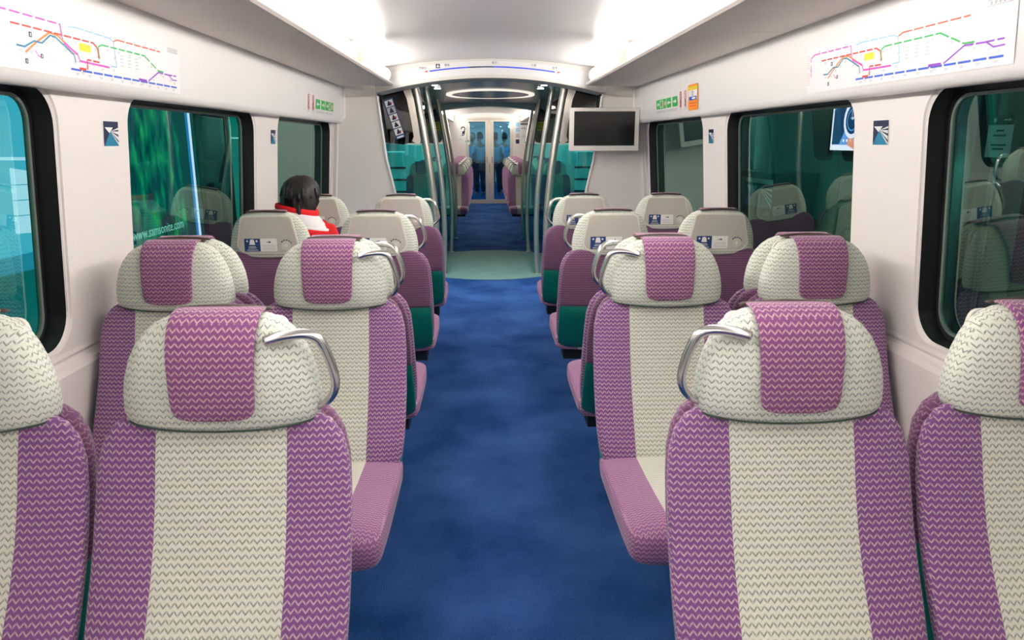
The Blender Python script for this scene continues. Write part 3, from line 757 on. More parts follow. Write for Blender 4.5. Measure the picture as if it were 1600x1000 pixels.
for i, y in enumerate((6.97, 8.4, 10.2, 11.7)):
    for sgn in (-1, 1):
        root = tag(empty('grab_pole', (sgn*.545, y, 0)), '%s of the slanted steel grab poles on the %s of the vestibule' % (pn[i], sd[sgn]), 'pole', 'steel grab poles in the vestibule')
        r = (.035, .029, .026, .024)[i]
        off = (0, .0, -.006, .0)[i]
        pts = smooth_path([(sgn*(x+off+(0 if sgn < 0 else .006))-sgn*.545, 0, z) for z, x in PX], 3)
        if i == 0: pts = [(p[0]*1.0, p[1], p[2]) for p in pts]
        mb = MB(); mb.rings(tube(pts, r, r, 14)); mb.build('tube', 'pole', root, smooth=True, sharp=60)
        mb = MB(); x0 = pts[-1][0]
        mb.rings([[(x0+q*math.cos(2*PI*j/16), q*math.sin(2*PI*j/16), z) for j in range(16)] for q, z in ((.042, 0), (.042, .008), (.028, .014))]); mb.build('foot_flange', 'pole', root)
# vestibule shell
def zc(x): return 2.058-.03*(x/.9)**2
mb = MB(); sweep(mb, [(x, zc(x)) for x in [-.9+.1*i for i in range(19)]], 6.76, 11.5, thick=.02, out=-1)
struct(mb.build('ceiling_vestibule', 'metalceil', smooth=True, sharp=35))
for sgn, nm in ((-1, 'wall_vestibule_left'), (1, 'wall_vestibule_right')):
    mb = MB(); sweep(mb, [(sgn*1.41, 0), (sgn*1.42, .8), (sgn*1.38, 1.5)], 6.76, YF0, thick=.03, out=sgn)
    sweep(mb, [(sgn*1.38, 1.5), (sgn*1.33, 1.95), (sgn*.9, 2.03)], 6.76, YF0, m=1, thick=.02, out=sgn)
    struct(mb.build(nm, ['vest', 'dark']))
dn = 1
for sgn in (-1, 1):   # exterior sliding doors
    root = struct(empty('door_%d' % dn, (sgn*1.37, 9.2, 0))); dn += 1
    for q in (-1, 1):
        mb = MB(); y0, y1 = (q*.01, q*.78) if q > 0 else (q*.78, q*.01)
        mb.box(-.015, .015, y0, y1, .01, 1.92); mb.build('door_leaf', 'vest', root)
        mb = MB(); lp = rrect(y0+.12, y1-.12, .85, 1.75, .1, 6)
        prism(mb, lp, lambda y, z: (-sgn*.016, y, z), lambda y, z: (-sgn*.021, y, z)); mb.build('door_window', 'tvs', root)
# luggage racks behind the near screens
for sgn in (-1, 1):
    root = tag(empty('luggage_rack', (sgn*1.08, 7.45, 0)), 'teal luggage rack with black straps behind the %s glass screen' % sd[sgn], 'luggage rack', 'luggage racks in the vestibule')
    M_['rack'] = M_.get('rack') or mat('rack_teal', srgb(130, 205, 198), .45)
    mb = MB(); lp = [(-.36, 0), (.28, 0), (.29, 1.40), (-.26, 1.40)]
    lp = [(sgn*x, z) for x, z in lp]
    prism(mb, lp, lambda x, z: (x, -.40, z), lambda x, z: (x, -.37, z)); mb.build('side_panel', 'rack', root)
    for z in (.25, .75, 1.38):
        mb = MB(); x0, x1 = sorted((-sgn*.2, sgn*.28)); mb.box(x0, x1, -.38, .4, z, z+.02); mb.build('shelf', 'rack', root)
    for z in (.92, 1.03, 1.14, 1.25):
        mb = MB(); x0, x1 = sorted((-sgn*.29, -sgn*.10)); mb.box(x0, x1, -.412, -.40, z, z+.018); mb.build('strap', 'black', root)
# downlights
dl = ['nearest', 'middle', 'farthest']
for sgn in (-1, 1):
    for i, y in enumerate((7.1, 7.65, 8.15)):
        root = tag(empty('downlight', (sgn*.545, y, zc(.545))), '%s of the three round downlights on the %s of the metal ceiling' % (dl[i], sd[sgn]), 'lamp', 'vestibule downlights')
        mb = MB(); k = 18
        mb.rings([[(r*math.cos(2*PI*j/k), r*math.sin(2*PI*j/k), z) for j in range(k)] for r, z in ((.035, 0), (.048, -.001), (.048, -.006), (.034, -.007))], True); mb.build('bezel', 'pole', root)
        mb = MB(); mb.rings([[(.031*math.cos(2*PI*j/k), .031*math.sin(2*PI*j/k), z) for j in range(k)] for z in (-.0072, -.009)], True); mb.build('lens', 'spot', root)
        ld = bpy.data.lights.new('downlight_lamp', 'SPOT'); ld.energy = 14; ld.spot_size = math.radians(120); ld.spot_blend = .8; ld.shadow_soft_size = .03; ld.color = (.95, .97, 1)
        lo_ = bpy.data.objects.new('bulb', ld); COL.objects.link(lo_); lo_.parent = root; lo_.location = (0, 0, -.012)
# oval ring in the vestibule ceiling
root = tag(empty('ceiling_ring', (.02, 9.25, 2.04)), 'large round ring set in the metal vestibule ceiling', 'ceiling ring')
mb = MB(); k = 56; rs = []
for s_, z in ((1.0, .03), (1.0, .004), (.97, -.002), (.88, .003), (.87, .03)): rs.append([(.53*s_*math.cos(2*PI*i/k), .80*s_*math.sin(2*PI*i/k), z-.03*(.53*s_*math.cos(2*PI*i/k)/.9)**2) for i in range(k)])
mb.rings(rs, False); mb.build('rim', 'ringlamp', root, smooth=True, sharp=40)
mb = MB(); mb.rings([[(.465*math.cos(2*PI*i/k), .70*math.sin(2*PI*i/k), z) for i in range(k)] for z in (.0, .008)], True); mb.build('disc', 'metalceil', root)

# ------------------------------------------------------------ far end wall, doors and posters
DX = .055
mb = MB(); y = YF1-.02
for x0, x1, z0, z1 in ((-1.43, DX-.565, 0, 2.2), (DX+.565, 1.43, 0, 2.2), (DX-.565, DX+.565, 2.06, 2.2)): mb.box(x0, x1, y, y+.06, z0, z1)
struct(mb.build('wall_end', 'wall'))
mb = MB()
for x0, x1, z0, z1 in ((-.565, -.53, 0, 2.06), (.53, .565, 0, 2.06), (-.53, .53, 2.02, 2.06), (-.53, .53, 0, .03)): mb.box(DX+x0, DX+x1, y-.02, y+.06, z0, z1)
struct(mb.build('trim_%d' % tn, 'door')); tn += 1
for s_ in (-1, 1):
    root = struct(empty('door_%d' % dn, (DX+s_*.265, y+.02, .03))); dn += 1
    mb = MB(); ix = -s_
    a0, a1 = sorted((ix*.265-ix*.004, ix*.265-ix*.10)); mb.box(a0, a1, -.02, .02, 0, 1.98)        # wide meeting stile
    a2, a3 = sorted((-ix*.262, -ix*.235)); mb.box(a2, a3, -.02, .02, 0, 1.98)
    lo, hi = min(a1, a3), max(a0, a2); mb.box(lo, hi, -.02, .02, 0, .07); mb.box(lo, hi, -.02, .02, 1.93, 1.98)
    mb.build('door_frame', 'door', root)
    mb = MB(); mb.box(lo, hi, -.004, .004, .07, 1.93); mb.build('door_glass', 'doorglass', root)
    mb = MB(); c = ix*.20; mb.box(c-.008, c+.008, -.035, -.02, .95, 1.10); mb.build('door_handle', 'steel', root)
d = Decal((-.72, y-.002, 1.42), (1, 0, 0), (0, 0, 1)); d.slab([(0, 0), (.30, 0), (.30, .50), (0, .50)], 'white')
d.circle(.14, .37, .055, 'linenavy', 1, r2=.030, t0=-60, t1=200); d.poly([(.10, .20), (.17, .22), (.19, .33), (.12, .31)], 'linenavy', 1); d.rect(.11, .16, .235, .245, 'white', 2)
d.circle(.24, .0+.06, .05, 'maptl', 1, r2=.015, t0=0, t1=180); d.rect(.02, .12, .12, .13, 'lgrey', 1)
tag(d.build('poster'), 'white poster with a dark hooked tag, left of the gangway doors', 'poster')
d = Decal((.68, y-.002, 1.42), (1, 0, 0), (0, 0, 1)); d.slab([(0, 0), (.115, 0), (.115, .53), (0, .53)], 'white')
for z, m_ in ((.42, 'mapsk'), (.29, 'mapsk'), (.16, 'lgrey'), (.02, 'linenavy')): d.rect(.012, .10, z, z+.10, m_, 1)
tag(d.build('poster'), 'narrow strip of blue pictures right of the gangway doors', 'poster')
d = Decal((.80, y-.002, 1.42), (1, 0, 0), (0, 0, 1)); d.slab([(0, 0), (.21, 0), (.21, .53), (0, .53)], 'white')
for i in range(5): d.rect(.01+i*.038, .04+i*.038, .46, .50, 'linenavy', 1)
d.circle(.11, .38, .022, 'linenavy', 1, r2=.012, t0=30, t1=330); d.rect(.03, .07, .37, .39, 'mappu', 1)
d.circle(.15, .03, .045, 'maptl', 1, r2=.012, t0=0, t1=180); d.rect(.03, .14, .2, .21, 'lgrey', 1); d.rect(.03, .14, .17, .18, 'lgrey', 1)
tag(d.build('poster'), 'wide white poster with dark lettering marks right of the gangway doors', 'poster')

# ------------------------------------------------------------ next car seen through the doors
NY0, NY1 = YF1+.1, YF1+10
for sgn, nm in ((-1, 'wall_next_left'), (1, 'wall_next_right')):
    mb = MB(); sweep(mb, [(sgn*1.40, 0), (sgn*1.42, .8), (sgn*1.27, 1.75), (sgn*1.26, 2.0)], NY0, NY1, thick=.03, out=sgn); struct(mb.build(nm, 'wall'))
mb = MB(); sweep(mb, CP, NY0, NY1, thick=.02, out=-1); struct(mb.build('ceiling_next', 'ceil', smooth=True, sharp=35))
mb = MB(); mb.box(-1.42, 1.42, NY1, NY1+.05, 0, 2.2); struct(mb.build('wall_next_end', 'part'))
for sgn in (-1, 1):
    strip_lamp(sgn, NY0+.3, NY1-.3, 'faint strip lamp in the next car beyond the %s gangway door' % sd[sgn], m_='lampdim')
    for i in range(3):
        for col in ('aisle', 'window'):
            seat(sgn, col, YF1+4.9+1.104*i, 0, '%s dim %s seat on the %s of the next car, behind the gangway glass' % (ords[i], col, sd[sgn]), 'dim seats in the next car')

# ------------------------------------------------------------ people
SK = {n: mat(n+'_skin', srgb(*c), .5) for n, c in (('warm', (215, 160, 130)),)}
M_['hair'] = mat('black_hair', srgb(13, 10, 9), .55, noise=.35, nscale=60)
M_['redcloth'] = mat('red_jacket_cloth', srgb(225, 12, 22), .8, noise=.05, nscale=30)
M_['whitecloth'] = mat('white_collar_cloth', srgb(225, 222, 222), .8)
M_['shirt'] = mat('white_shirt_cloth', srgb(225, 228, 232), .8)
M_['darkcloth'] = mat('dark_trouser_cloth', srgb(35, 38, 50), .85)
M_['bluecloth'] = mat('pale_blue_shirt_cloth', srgb(150, 190, 225), .8)
def skin(name, nodes, edges, m_, parent=None, sub=2, root=0):
    me = bpy.data.meshes.new(name); bm = bmesh.new(); ly = bm.verts.layers.skin.verify(); vs = []
    for p, r in nodes:
        v = bm.verts.new(p); v[ly].radius = (r if isinstance(r, tuple) else (r, r)); vs.append(v)
    vs[root][ly].use_root = True
    for a_, b__ in edges: bm.edges.new((vs[a_], vs[b__]))
    bm.to_mesh(me); bm.free()
    o = bpy.data.objects.new(name, me); COL.objects.link(o)
    sk_ = o.modifiers.new('s', 'SKIN'); sk_.use_smooth_shade = True
    ss = o.modifiers.new('u', 'SUBSURF'); ss.levels = sub; ss.render_levels = sub
    dg = bpy.context.evaluated_depsgraph_get(); nm = bpy.data.meshes.new_from_object(o.evaluated_get(dg))
    bpy.data.objects.remove(o); nm.name = name; nm.materials.clear(); nm.materials.append(M_[m_] if isinstance(m_, str) else m_)
    q = bpy.data.objects.new(name, nm); COL.objects.link(q)
    if parent: q.parent = parent
    return q
def head_shape(mb, c, s_=1., turn=0., part='head'):
    """lofted head, facing +y before the turn"""
    rows = [(-.125, .030, .02, .055), (-.115, .045, -.02, .078), (-.095, .056, -.055, .088), (-.07, .064, -.075, .090), (-.04, .069, -.085, .094), (-.01, .073, -.092, .096), (.02, .075, -.095, .092), (.05, .074, -.092, .088),
            (.08, .066, -.080, .074), (.10, .050, -.06, .055), (.113, .028, -.03, .030), (.117, .008, -.01, .01)]
    rs = []
    for z, w_, b0, f0 in rows:
        rs.append([(x, y, z) for x, y in sell(0, (b0+f0)/2, w_, (f0-b0)/2, 2.2, 28)])
    ct, st = math.cos(turn), math.sin(turn)
    T = lambda p: (c[0]+s_*(p[0]*ct-p[1]*st), c[1]+s_*(p[0]*st+p[1]*ct), c[2]+s_*p[2])
    mb.rings([[T(p) for p in r] for r in rs])
    # nose, brow, lips, ears
    for cx, cy, cz, rx, ry, rz in ((0, .100, -.030, .012, .020, .020), (0, .104, -.042, .014, .013, .009), (0, .089, -.072, .022, .010, .006), (0, .086, -.082, .020, .010, .006), (.074, .0, -.02, .010, .018, .030), (-.074, .0, -.02, .010, .018, .030), (.03, .080, .0, .014, .012, .008), (-.03, .080, .0, .014, .012, .008)):
        rr = []
        for i in range(5):
            a_ = -PI/2+PI*(i+.5)/5
            rr.append([T((cx+rx*math.cos(a_)*math.cos(2*PI*j/10), cy+ry*math.cos(a_)*math.sin(2*PI*j/10), cz+rz*math.sin(a_))) for j in range(10)])
        mb.rings(rr)
def hand(mb_name, wrist, dirv, side, m_, parent, up=Vector((0, 0, 1))):
    """palm with five separate slightly curled fingers"""
    d_ = Vector(dirv).normalized(); s_ = d_.cross(up).normalized()*side; u_ = s_.cross(d_).normalized()*side
    w_ = Vector(wrist); nodes = [(w_, (.020, .016)), (w_+d_*.035, (.030, .013)), (w_+d_*.075, (.032, .012))]; ed = [(0, 1), (1, 2)]
    for i, (off, ln) in enumerate(((-.027, .060), (-.009, .072), (.009, .068), (.027, .052))):
        b_ = len(nodes); base = w_+d_*.085+s_*off
        nodes += [(base, .0095), (base+d_*ln*.5-u_*.008, .0085), (base+d_*ln*.9-u_*.024, .007)]; ed += [(2, b_), (b_, b_+1), (b_+1, b_+2)]
    b_ = len(nodes); nodes += [(w_+d_*.035-s_*.032, .010), (w_+d_*.065-s_*.045-u_*.008, .009), (w_+d_*.088-s_*.045-u_*.014, .008)]; ed += [(1, b_), (b_, b_+1), (b_+1, b_+2)]
    return [(tuple(p), r) for p, r in nodes], ed
# seated rider in a red jacket; local frame faces +y
px, py = -1.075, 3.96
root = tag(empty('person', (px, py, 0)), 'dark-haired person in a red jacket with white collar, seated by the left window', 'person')
hc = (.052, .035, 1.195)
nodes = [((0, .05, .54), (.13, .10)), ((0, .0, .68), (.125, .09)), ((.005, -.015, .84), (.14, .09)), ((.015, -.01, .985), (.12, .07)), ((.03, .0, 1.05), .05), ((.045, .02, 1.10), .048),
         ((.165, .0, .965), .055), ((-.145, .0, .965), .055), ((.215, .03, .76), .045), ((-.195, .03, .76), .045), ((.17, .22, .66), .034), ((-.15, .22, .66), .034),
         ((.09, .10, .53), .085), ((-.09, .10, .53), .085), ((.11, .46, .54), .062), ((-.11, .46, .54), .062), ((.11, .50, .12), .042), ((-.11, .50, .12), .042), ((.11, .60, .05), .035), ((-.11, .60, .05), .035)]
ed = [(0, 1), (1, 2), (2, 3), (3, 4), (4, 5), (3, 6), (3, 7), (6, 8), (7, 9), (8, 10), (9, 11), (0, 12), (0, 13), (12, 14), (13, 15), (14, 16), (15, 17), (16, 18), (17, 19)]
body = skin('body', nodes, ed, SK['warm'], root)
# head and hands joined into the same mesh
bm = bmesh.new(); bm.from_mesh(body.data)
mb = MB(); head_shape(mb, hc, 1.0, math.radians(-18))
for sd_, wr_, dr in ((1, (.17, .22, .66), (-.25, .9, -.25)), (-1, (-.15, .22, .66), (.25, .9, -.25))):
    nd, ee = hand('h', wr_, dr, sd_, None, None)
    hm = skin('h', nd, ee, SK['warm'], None, 1); mb.add([v.co[:] for v in hm.data.vertices], [tuple(p.vertices) for p in hm.data.polygons]); bpy.data.objects.remove(hm)
off = len(bm.verts); vs = [bm.verts.new(v) for v in mb.v]
for q in mb.f:
    try: fc = bm.faces.new([vs[i] for i in q]); fc.smooth = True
    except ValueError: pass
bm.to_mesh(body.data); bm.free()
RAISE = .065
jn = [((0, .04, .52), (.165, .125)), ((0, .0, .68), (.155, .12)), ((.005, -.02, .84), (.175, .12)), ((.012, -.015, .96), (.15, .10)), ((.035, .0, 1.045), (.085, .085)), ((.17, .0, .955), (.075, .075)), ((-.15, .0, .955), (.075, .075)), ((.225, .03, .76), .066), ((-.205, .03, .76), .066), ((.18, .19, .675), .052), ((-.16, .19, .675), .052)]
jn = [((p_[0]*1.06, p_[1], p_[2]+RAISE*max(0, min(1, (p_[2]-.55)/.35))), r_) for p_, r_ in jn]
jk = skin('jacket', jn, [(0, 1), (1, 2), (2, 3), (3, 4), (3, 5), (3, 6), (5, 7), (6, 8), (7, 9), (8, 10)], 'redcloth', root)
def band(name, m_, rows, c=(0, 0), par=None, tilt=0.):
    mb = MB(); mb.rings([[(c[0]+x, c[1]+y, z+RAISE*.72+tilt*(x)) for x, y in sell(0, 0, a_, b__, 2.2, 28)] for z, a_, b__ in rows], False)
    o = mb.build(name, m_, par, smooth=True); return o
band('white_yoke', 'whitecloth', [(1.01, .190, .120), (1.045, .155, .112), (1.07, .128, .104), (1.088, .112, .098), (1.095, .104, .094)], (.030, -.003), jk, -.20)
band('red_collar', 'redcloth', [(1.078, .106, .096), (1.100, .112, .102), (1.118, .108, .098), (1.122, .098, .090), (1.09, .092, .086)], (.030, .004), jk, -.18)
band('collar_fold', 'redcloth', [(.985, .196, .118), (1.0, .205, .126), (1.018, .196, .122), (1.030, .170, .108)], (.030, -.006), jk, -.18)
band('white_piping', 'whitecloth', [(1.026, .182, .116), (1.034, .180, .116), (1.038, .168, .106)], (.030, -.005), jk, -.19)
# hair: cap with ragged locks
mb = MB(); rs = []
rr = random.Random(5)
for z, w_, b0, f0 in ((-.108, .070, -.078, -.02), (-.095, .086, -.100, .0), (-.07, .094, -.112, .022), (-.04, .102, -.122, .045), (0, .109, -.128, .070), (.035, .110, -.128, .090), (.07, .104, -.118, .098), (.10, .086, -.096, .085), (.122, .058, -.062, .055), (.134, .022, -.02, .022)):
    row = []
    for j, (x, y) in enumerate(sell(0, (b0+f0)/2, w_, (f0-b0)/2, 2.1, 44)):
        g = 1+.035*math.sin(j*2.1+z*22)+.025*math.sin(j*.9-z*40)+rr.uniform(-.012, .012)
        row.append((x*g, y*g, z+rr.uniform(-.003, .003)))
    rs.append(row)
ct, st = math.cos(math.radians(-18)), math.sin(math.radians(-18))
T = lambda p: (hc[0]+.9*(p[0]*ct-p[1]*st), hc[1]+.92*(p[0]*st+p[1]*ct), hc[2]+.97*p[2])
mb.rings([[T(p) for p in r] for r in rs])
for i in range(46):        # locks at the nape, sides and over the crown
    a_ = math.radians(180+rr.uniform(-8, 188)); ra = rr.uniform(.90, 1.03); z0 = rr.uniform(-.02, .08); ln = rr.uniform(.06, .11)
    p0 = Vector((.104*math.cos(a_)*ra, .118*math.sin(a_)*ra-.012, z0)); p1 = p0+Vector((.012*math.cos(a_), .012*math.sin(a_), -ln*.5)); p2 = p0+Vector((-.010*math.cos(a_)+rr.uniform(-.012, .012), -.006*math.sin(a_), -ln))
    rs = tube([p0, p0*.5+p1*.5, p1, p1*.5+p2*.5, p2], .011, .006, 6, side=(math.cos(a_), math.sin(a_), 0))
    for q, s_ in zip(rs, (.5, .9, 1, .7, .12)):
        c_ = Vector((sum(p[0] for p in q)/6, sum(p[1] for p in q)/6, sum(p[2] for p in q)/6))
        for t in range(6): q[t] = T(tuple(c_+(Vector(q[t])-c_)*s_))
    mb.rings(rs)
mb.build('hair', 'hair', root, smooth=True)
skin('trousers', [((0, .06, .50), (.15, .11)), ((.09, .12, .52), .10), ((-.09, .12, .52), .10), ((.11, .46, .54), .075), ((-.11, .46, .54), .075), ((.11, .50, .15), .058), ((-.11, .50, .15), .058)], [(0, 1), (0, 2), (1, 3), (2, 4), (3, 5), (4, 6)], 'darkcloth', root)
for s_ in (-1, 1):
    mb = MB(); mb.rings([[(s_*.11+x, y, z) for x, y in sell(0, .56, a_, b__, 2.5, 16)] for z, a_, b__ in ((0, .045, .13), (.02, .047, .132), (.05, .045, .12), (.085, .035, .06), (.10, .03, .04))]); mb.build('shoe', 'black', root, smooth=True)

def standing(x, y, rz, shirt, lb, hgt=1.0, arm=0.):
    root = tag(empty('person', (x, y, 0), rz), lb, 'person', 'standing riders in the next car')
    nodes = [((0, 0, .93), (.12, .085)), ((0, 0, 1.08), (.11, .08)), ((0, 0, 1.25), (.135, .09)), ((0, 0, 1.38), (.11, .07)), ((0, 0, 1.45), .045), ((0, .01, 1.52), .045),
             ((.165, 0, 1.37), .05), ((-.165, 0, 1.37), .05), ((.21, 0, 1.12), .042), ((-.21, 0, 1.12), .042), ((.20, .12+arm, .93+arm), .032), ((-.22, .06, .88), .032),
             ((.08, 0, .88), .085), ((-.08, 0, .88), .085), ((.09, .02, .50), .058), ((-.09, .02, .50), .058), ((.10, 0, .09), .038), ((-.10, 0, .09), .038), ((.10, .13, .04), .034), ((-.10, .13, .04), .034)]
    ed = [(0, 1), (1, 2), (2, 3), (3, 4), (4, 5), (3, 6), (3, 7), (6, 8), (7, 9), (8, 10), (9, 11), (0, 12), (0, 13), (12, 14), (13, 15), (14, 16), (15, 17), (16, 18), (17, 19)]
    b = skin('body', nodes, ed, SK['warm'], root, 1)
    bm = bmesh.new(); bm.from_mesh(b.data); mb = MB(); head_shape(mb, (0, .01, 1.62), 1.0)
    for sd_, wr_, dr in ((1, (.20, .12+arm, .93+arm), (0, .8, .1)), (-1, (-.22, .06, .88), (0, .2, -1))):
        nd, ee = hand('h', wr_, dr, sd_, None, None, Vector((1, 0, 0)) if sd_ < 0 else Vector((0, 0, 1)))
        hm = skin('h', nd, ee, SK['warm'], None, 1); mb.add([v.co[:] for v in hm.data.vertices], [tuple(p.vertices) for p in hm.data.polygons]); bpy.data.objects.remove(hm)
    vs = [bm.verts.new(v) for v in mb.v]
    for q in mb.f: bm.faces.new([vs[i] for i in q])
    bm.to_mesh(b.data); bm.free()
    skin('shirt', [((0, 0, .90), (.15, .11)), ((0, 0, 1.08), (.14, .105)), ((0, 0, 1.25), (.16, .11)), ((0, 0, 1.38), (.13, .09)), ((.17, 0, 1.36), .068), ((-.17, 0, 1.36), .068), ((.215, .01, 1.14), .06), ((-.215, .01, 1.14), .06)],
         [(0, 1), (1, 2), (2, 3), (3, 4), (3, 5), (4, 6), (5, 7)], shirt, root, 1)
    skin('trousers', [((0, 0, .92), (.135, .10)), ((.085, 0, .85), .10), ((-.085, 0, .85), .10), ((.09, .02, .50), .075), ((-.09, .02, .50), .075), ((.10, 0, .12), .058), ((-.10, 0, .12), .058)], [(0, 1), (0, 2), (1, 3), (2, 4), (3, 5), (4, 6)], 'darkcloth', root, 1)
    mb = MB(); mb.rings([[(x, y, 1.62+z) for x, y in sell(0, (b0+f0)/2, w_, (f0-b0)/2, 2.1, 20)] for z, w_, b0, f0 in ((-.06, .076, -.092, -.02), (-.02, .083, -.102, .01), (.03, .085, -.105, .06), (.075, .076, -.092, .08), (.11, .052, -.06, .052), (.126, .02, -.02, .02))]); mb.build('hair', 'hair', root, smooth=True)
    return root
standing(-.20, 20.6, .5, 'shirt', 'standing person in a white shirt behind the left gangway door glass')
standing(.22, 20.4, -.3, 'shirt', 'standing person in a white shirt behind the right gangway door glass')
standing(.50, 21.6, .2, 'bluecloth', 'standing person in a pale blue shirt at the right edge of the gangway glass')
standing(-.42, 22.0, 2.8, 'bluecloth', 'standing person in a pale shirt farther back behind the left gangway glass')

# ------------------------------------------------------------ outside the windows
M_['plat'] = mat('platform_wall_cladding', srgb(120, 140, 135), .5, noise=.06, nscale=2)
M_['platd'] = mat('dark_platform_panel', srgb(40, 60, 58), .4)
M_['platf'] = mat('platform_floor_stone', srgb(120, 125, 120), .5, noise=.1)
M_['col'] = mat('steel_column', srgb(170, 180, 190), .25, metal=.9)
TL_, TR_ = (.30, .85, .70), (.30, .78, .66)
def through(name, target, tint, gain=1.0):
    """printed film lit from behind; its own colour once the tint of the window glass is allowed for"""
    c = srgb(*target); k_ = 2**EXPO*.75; e = [c[i]/(tint[i]*k_)*gain for i in range(3)]; mx_ = max(e)
    return emit(name, tuple(v/mx_ for v in e), mx_)
M_['glowc'] = through('lightbox_cyan', (55, 165, 185), TL_)
M_['glowc2'] = through('lightbox_pale', (150, 212, 224), TL_)
M_['glowc3'] = through('lightbox_deep', (0, 92, 88), TL_)
M_['glows1'] = through('lightbox_shadow_cyan', (20, 125, 145), TL_)
M_['glowt'] = through('lightbox_teal', (5, 112, 98), TL_)
M_['glowtw'] = through('lightbox_teal_line', (120, 215, 210), TL_)
M_['glowtd'] = through('lightbox_dark_teal', (8, 60, 58), TL_)
M_['glowlw'] = through('lightbox_edge_white', (190, 228, 255), TL_)
M_['glowlb'] = through('lightbox_edge_blue', (30, 120, 180), TL_)
M_['glowtxt'] = through('lightbox_text', (120, 205, 185), TL_)
M_['gloww'] = through('lightbox_white', (225, 240, 255), TR_)
M_['glowb'] = through('lightbox_blue', (95, 160, 225), TR_)
M_['glownavy'] = through('lightbox_navy', (22, 62, 100), TR_)
M_['glowskin'] = through('lightbox_amber', (215, 150, 125), TR_)
M_['glowsl'] = through('cabinet_blue_light', (90, 150, 200), TR_)
M_['glowpl'] = emit('platform_ceiling_lamp', (.85, .95, 1.0), 2.2)
m = bpy.data.materials.new('lightbox_forest'); m.use_nodes = True; N = m.node_tree.nodes; L = m.node_tree.links; N.clear()
tc = N.new('ShaderNodeTexCoord'); mp = N.new('ShaderNodeMapping'); mp.inputs['Scale'].default_value = (1, 3.4, 1.5); nz = N.new('ShaderNodeTexNoise'); nz.inputs['Scale'].default_value = 2.4; nz.inputs['Detail'].default_value = 6
cr = N.new('ShaderNodeValToRGB'); cr.color_ramp.elements[0].position = .42; cr.color_ramp.elements[0].color = (.0, .022, .030, 1); cr.color_ramp.elements[1].position = .72; cr.color_ramp.elements[1].color = (.02, .19, .055, 1)
e_ = cr.color_ramp.elements.new(.55); e_.color = (.0, .075, .050, 1)
em = N.new('ShaderNodeEmission'); em.inputs[1].default_value = 1.0; ou = N.new('ShaderNodeOutputMaterial')
L.new(tc.outputs['Object'], mp.inputs[0]); L.new(mp.outputs[0], nz.inputs['Vector']); L.new(nz.outputs['Fac'], cr.inputs[0]); L.new(cr.outputs[0], em.inputs[0]); L.new(em.outputs[0], ou.inputs[0])
M_['forest'] = m
for sgn, nm in ((-1, 'wall_platform_left'), (1, 'wall_platform_right')):
    mb = MB(); x0, x1 = sorted((sgn*3.05, sgn*3.15)); mb.box(x0, x1, -3, 19, -.9, 3.2); struct(mb.build(nm, 'plat'))
    mb = MB(); x0, x1 = sorted((sgn*1.62, sgn*3.05)); mb.box(x0, x1, -3, 19, -.95, -.15); struct(mb.build('floor_platform_%s' % sd[sgn], 'platf'))
    mb = MB(); x0, x1 = sorted((sgn*1.62, sgn*3.05)); mb.box(x0, x1, -3, 19, 2.9, 3.0); struct(mb.build('ceiling_platform_%s' % sd[sgn], 'platd'))
    root = tag(empty('platform_lamp', (sgn*2.2, 7.5, 2.83)), 'strip lamp over the platform outside the %s windows' % sd[sgn], 'lamp')
    mb = MB(); mb.box(-.06, .06, -6, 6, -.05, .01); mb.build('housing', 'tvf', root)
    mb = MB(); mb.box(-.045, .045, -5.9, 5.9, -.056, -.051); mb.build('tube', 'glowpl', root)
def lightbox(sgn, y0, y1, z0, z1, face, lb, draw=None, edge=None):
    root = tag(empty('advert_lightbox', (sgn*2.98, (y0+y1)/2, z0)), lb, 'advertisement', 'lit adverts outside the windows')
    h = (y1-y0)/2; H = z1-z0; mb = MB(); mb.box(-.06 if sgn < 0 else -.02, .02 if sgn < 0 else .06, -h-.04, h+.04, -.04, H+.04); mb.build('case', 'platd', root)
    d = Decal((-sgn*.021, -h if sgn < 0 else h, 0), (0, 1 if sgn < 0 else -1, 0), (0, 0, 1)); W_ = 2*h
    d.rect(0, W_, 0, H, face, 0)
    if draw: draw(d, W_, H)
    d.build('lit_panel', root); return root
def suitcase(d, W_, H):
    d.rect(0, W_, 0, H*.235, 'glowc3', 1); d.poly([(0, H*.235), (W_, H*.20), (W_, H*.27), (0, H*.27)], 'glows1', 2)
    cx = 1.70
    d.poly([(cx-.34, H*.34), (cx+.05, H*.325), (cx, H*.53), (cx-.30, H*.55)], 'glowc2', 3)
    for t in (.39, .44, .49): d.line([(cx-.33, H*t+.012), (cx+.03, H*t)], .006, 'glowc', 4)
    d.poly([(cx+.05, H*.325), (cx+.16, H*.36), (cx+.10, H*.52), (cx, H*.53)], 'glows1', 3)
    d.line([(0, H*.60), (cx, H*.575), (W_, H*.55)], .02, 'glowc2', 4)
    d.poly([(cx+.02, H*.61), (cx+.09, H*.61), (cx+.04, H*.76), (cx-.02, H*.76)], 'glows1', 3); d.poly([(cx-.02, H*.61), (cx+.02, H*.61), (cx-.02, H*.76), (cx-.05, H*.76)], 'glowc2', 3)
    d.poly([(cx+.22, H*.62), (cx+.29, H*.62), (cx+.22, H*.80), (cx+.16, H*.80)], 'glowc2', 3); d.line([(0, H*.86), (cx+.3, H*.80)], .012, 'glows1', 3)
lightbox(-1, 3.3, 5.62, .30, 2.2, 'glowc', 'bright cyan advert of a pale suitcase outside the nearest left window', suitcase)
def forest(d, W_, H):
    d.rect(W_-.15, W_-.09, 0, H, 'glowlw', 3); d.rect(W_-.21, W_-.15, 0, H, 'glowlb', 2); d.rect(W_-.42, W_-.21, 0, H, 'glowtd', 1); d.rect(W_-.09, W_, 0, H, 'glowtd', 1)
    d.text('www.samsonite.com', .16, .30, .125, 'glowtxt', 4, 'LEFT')
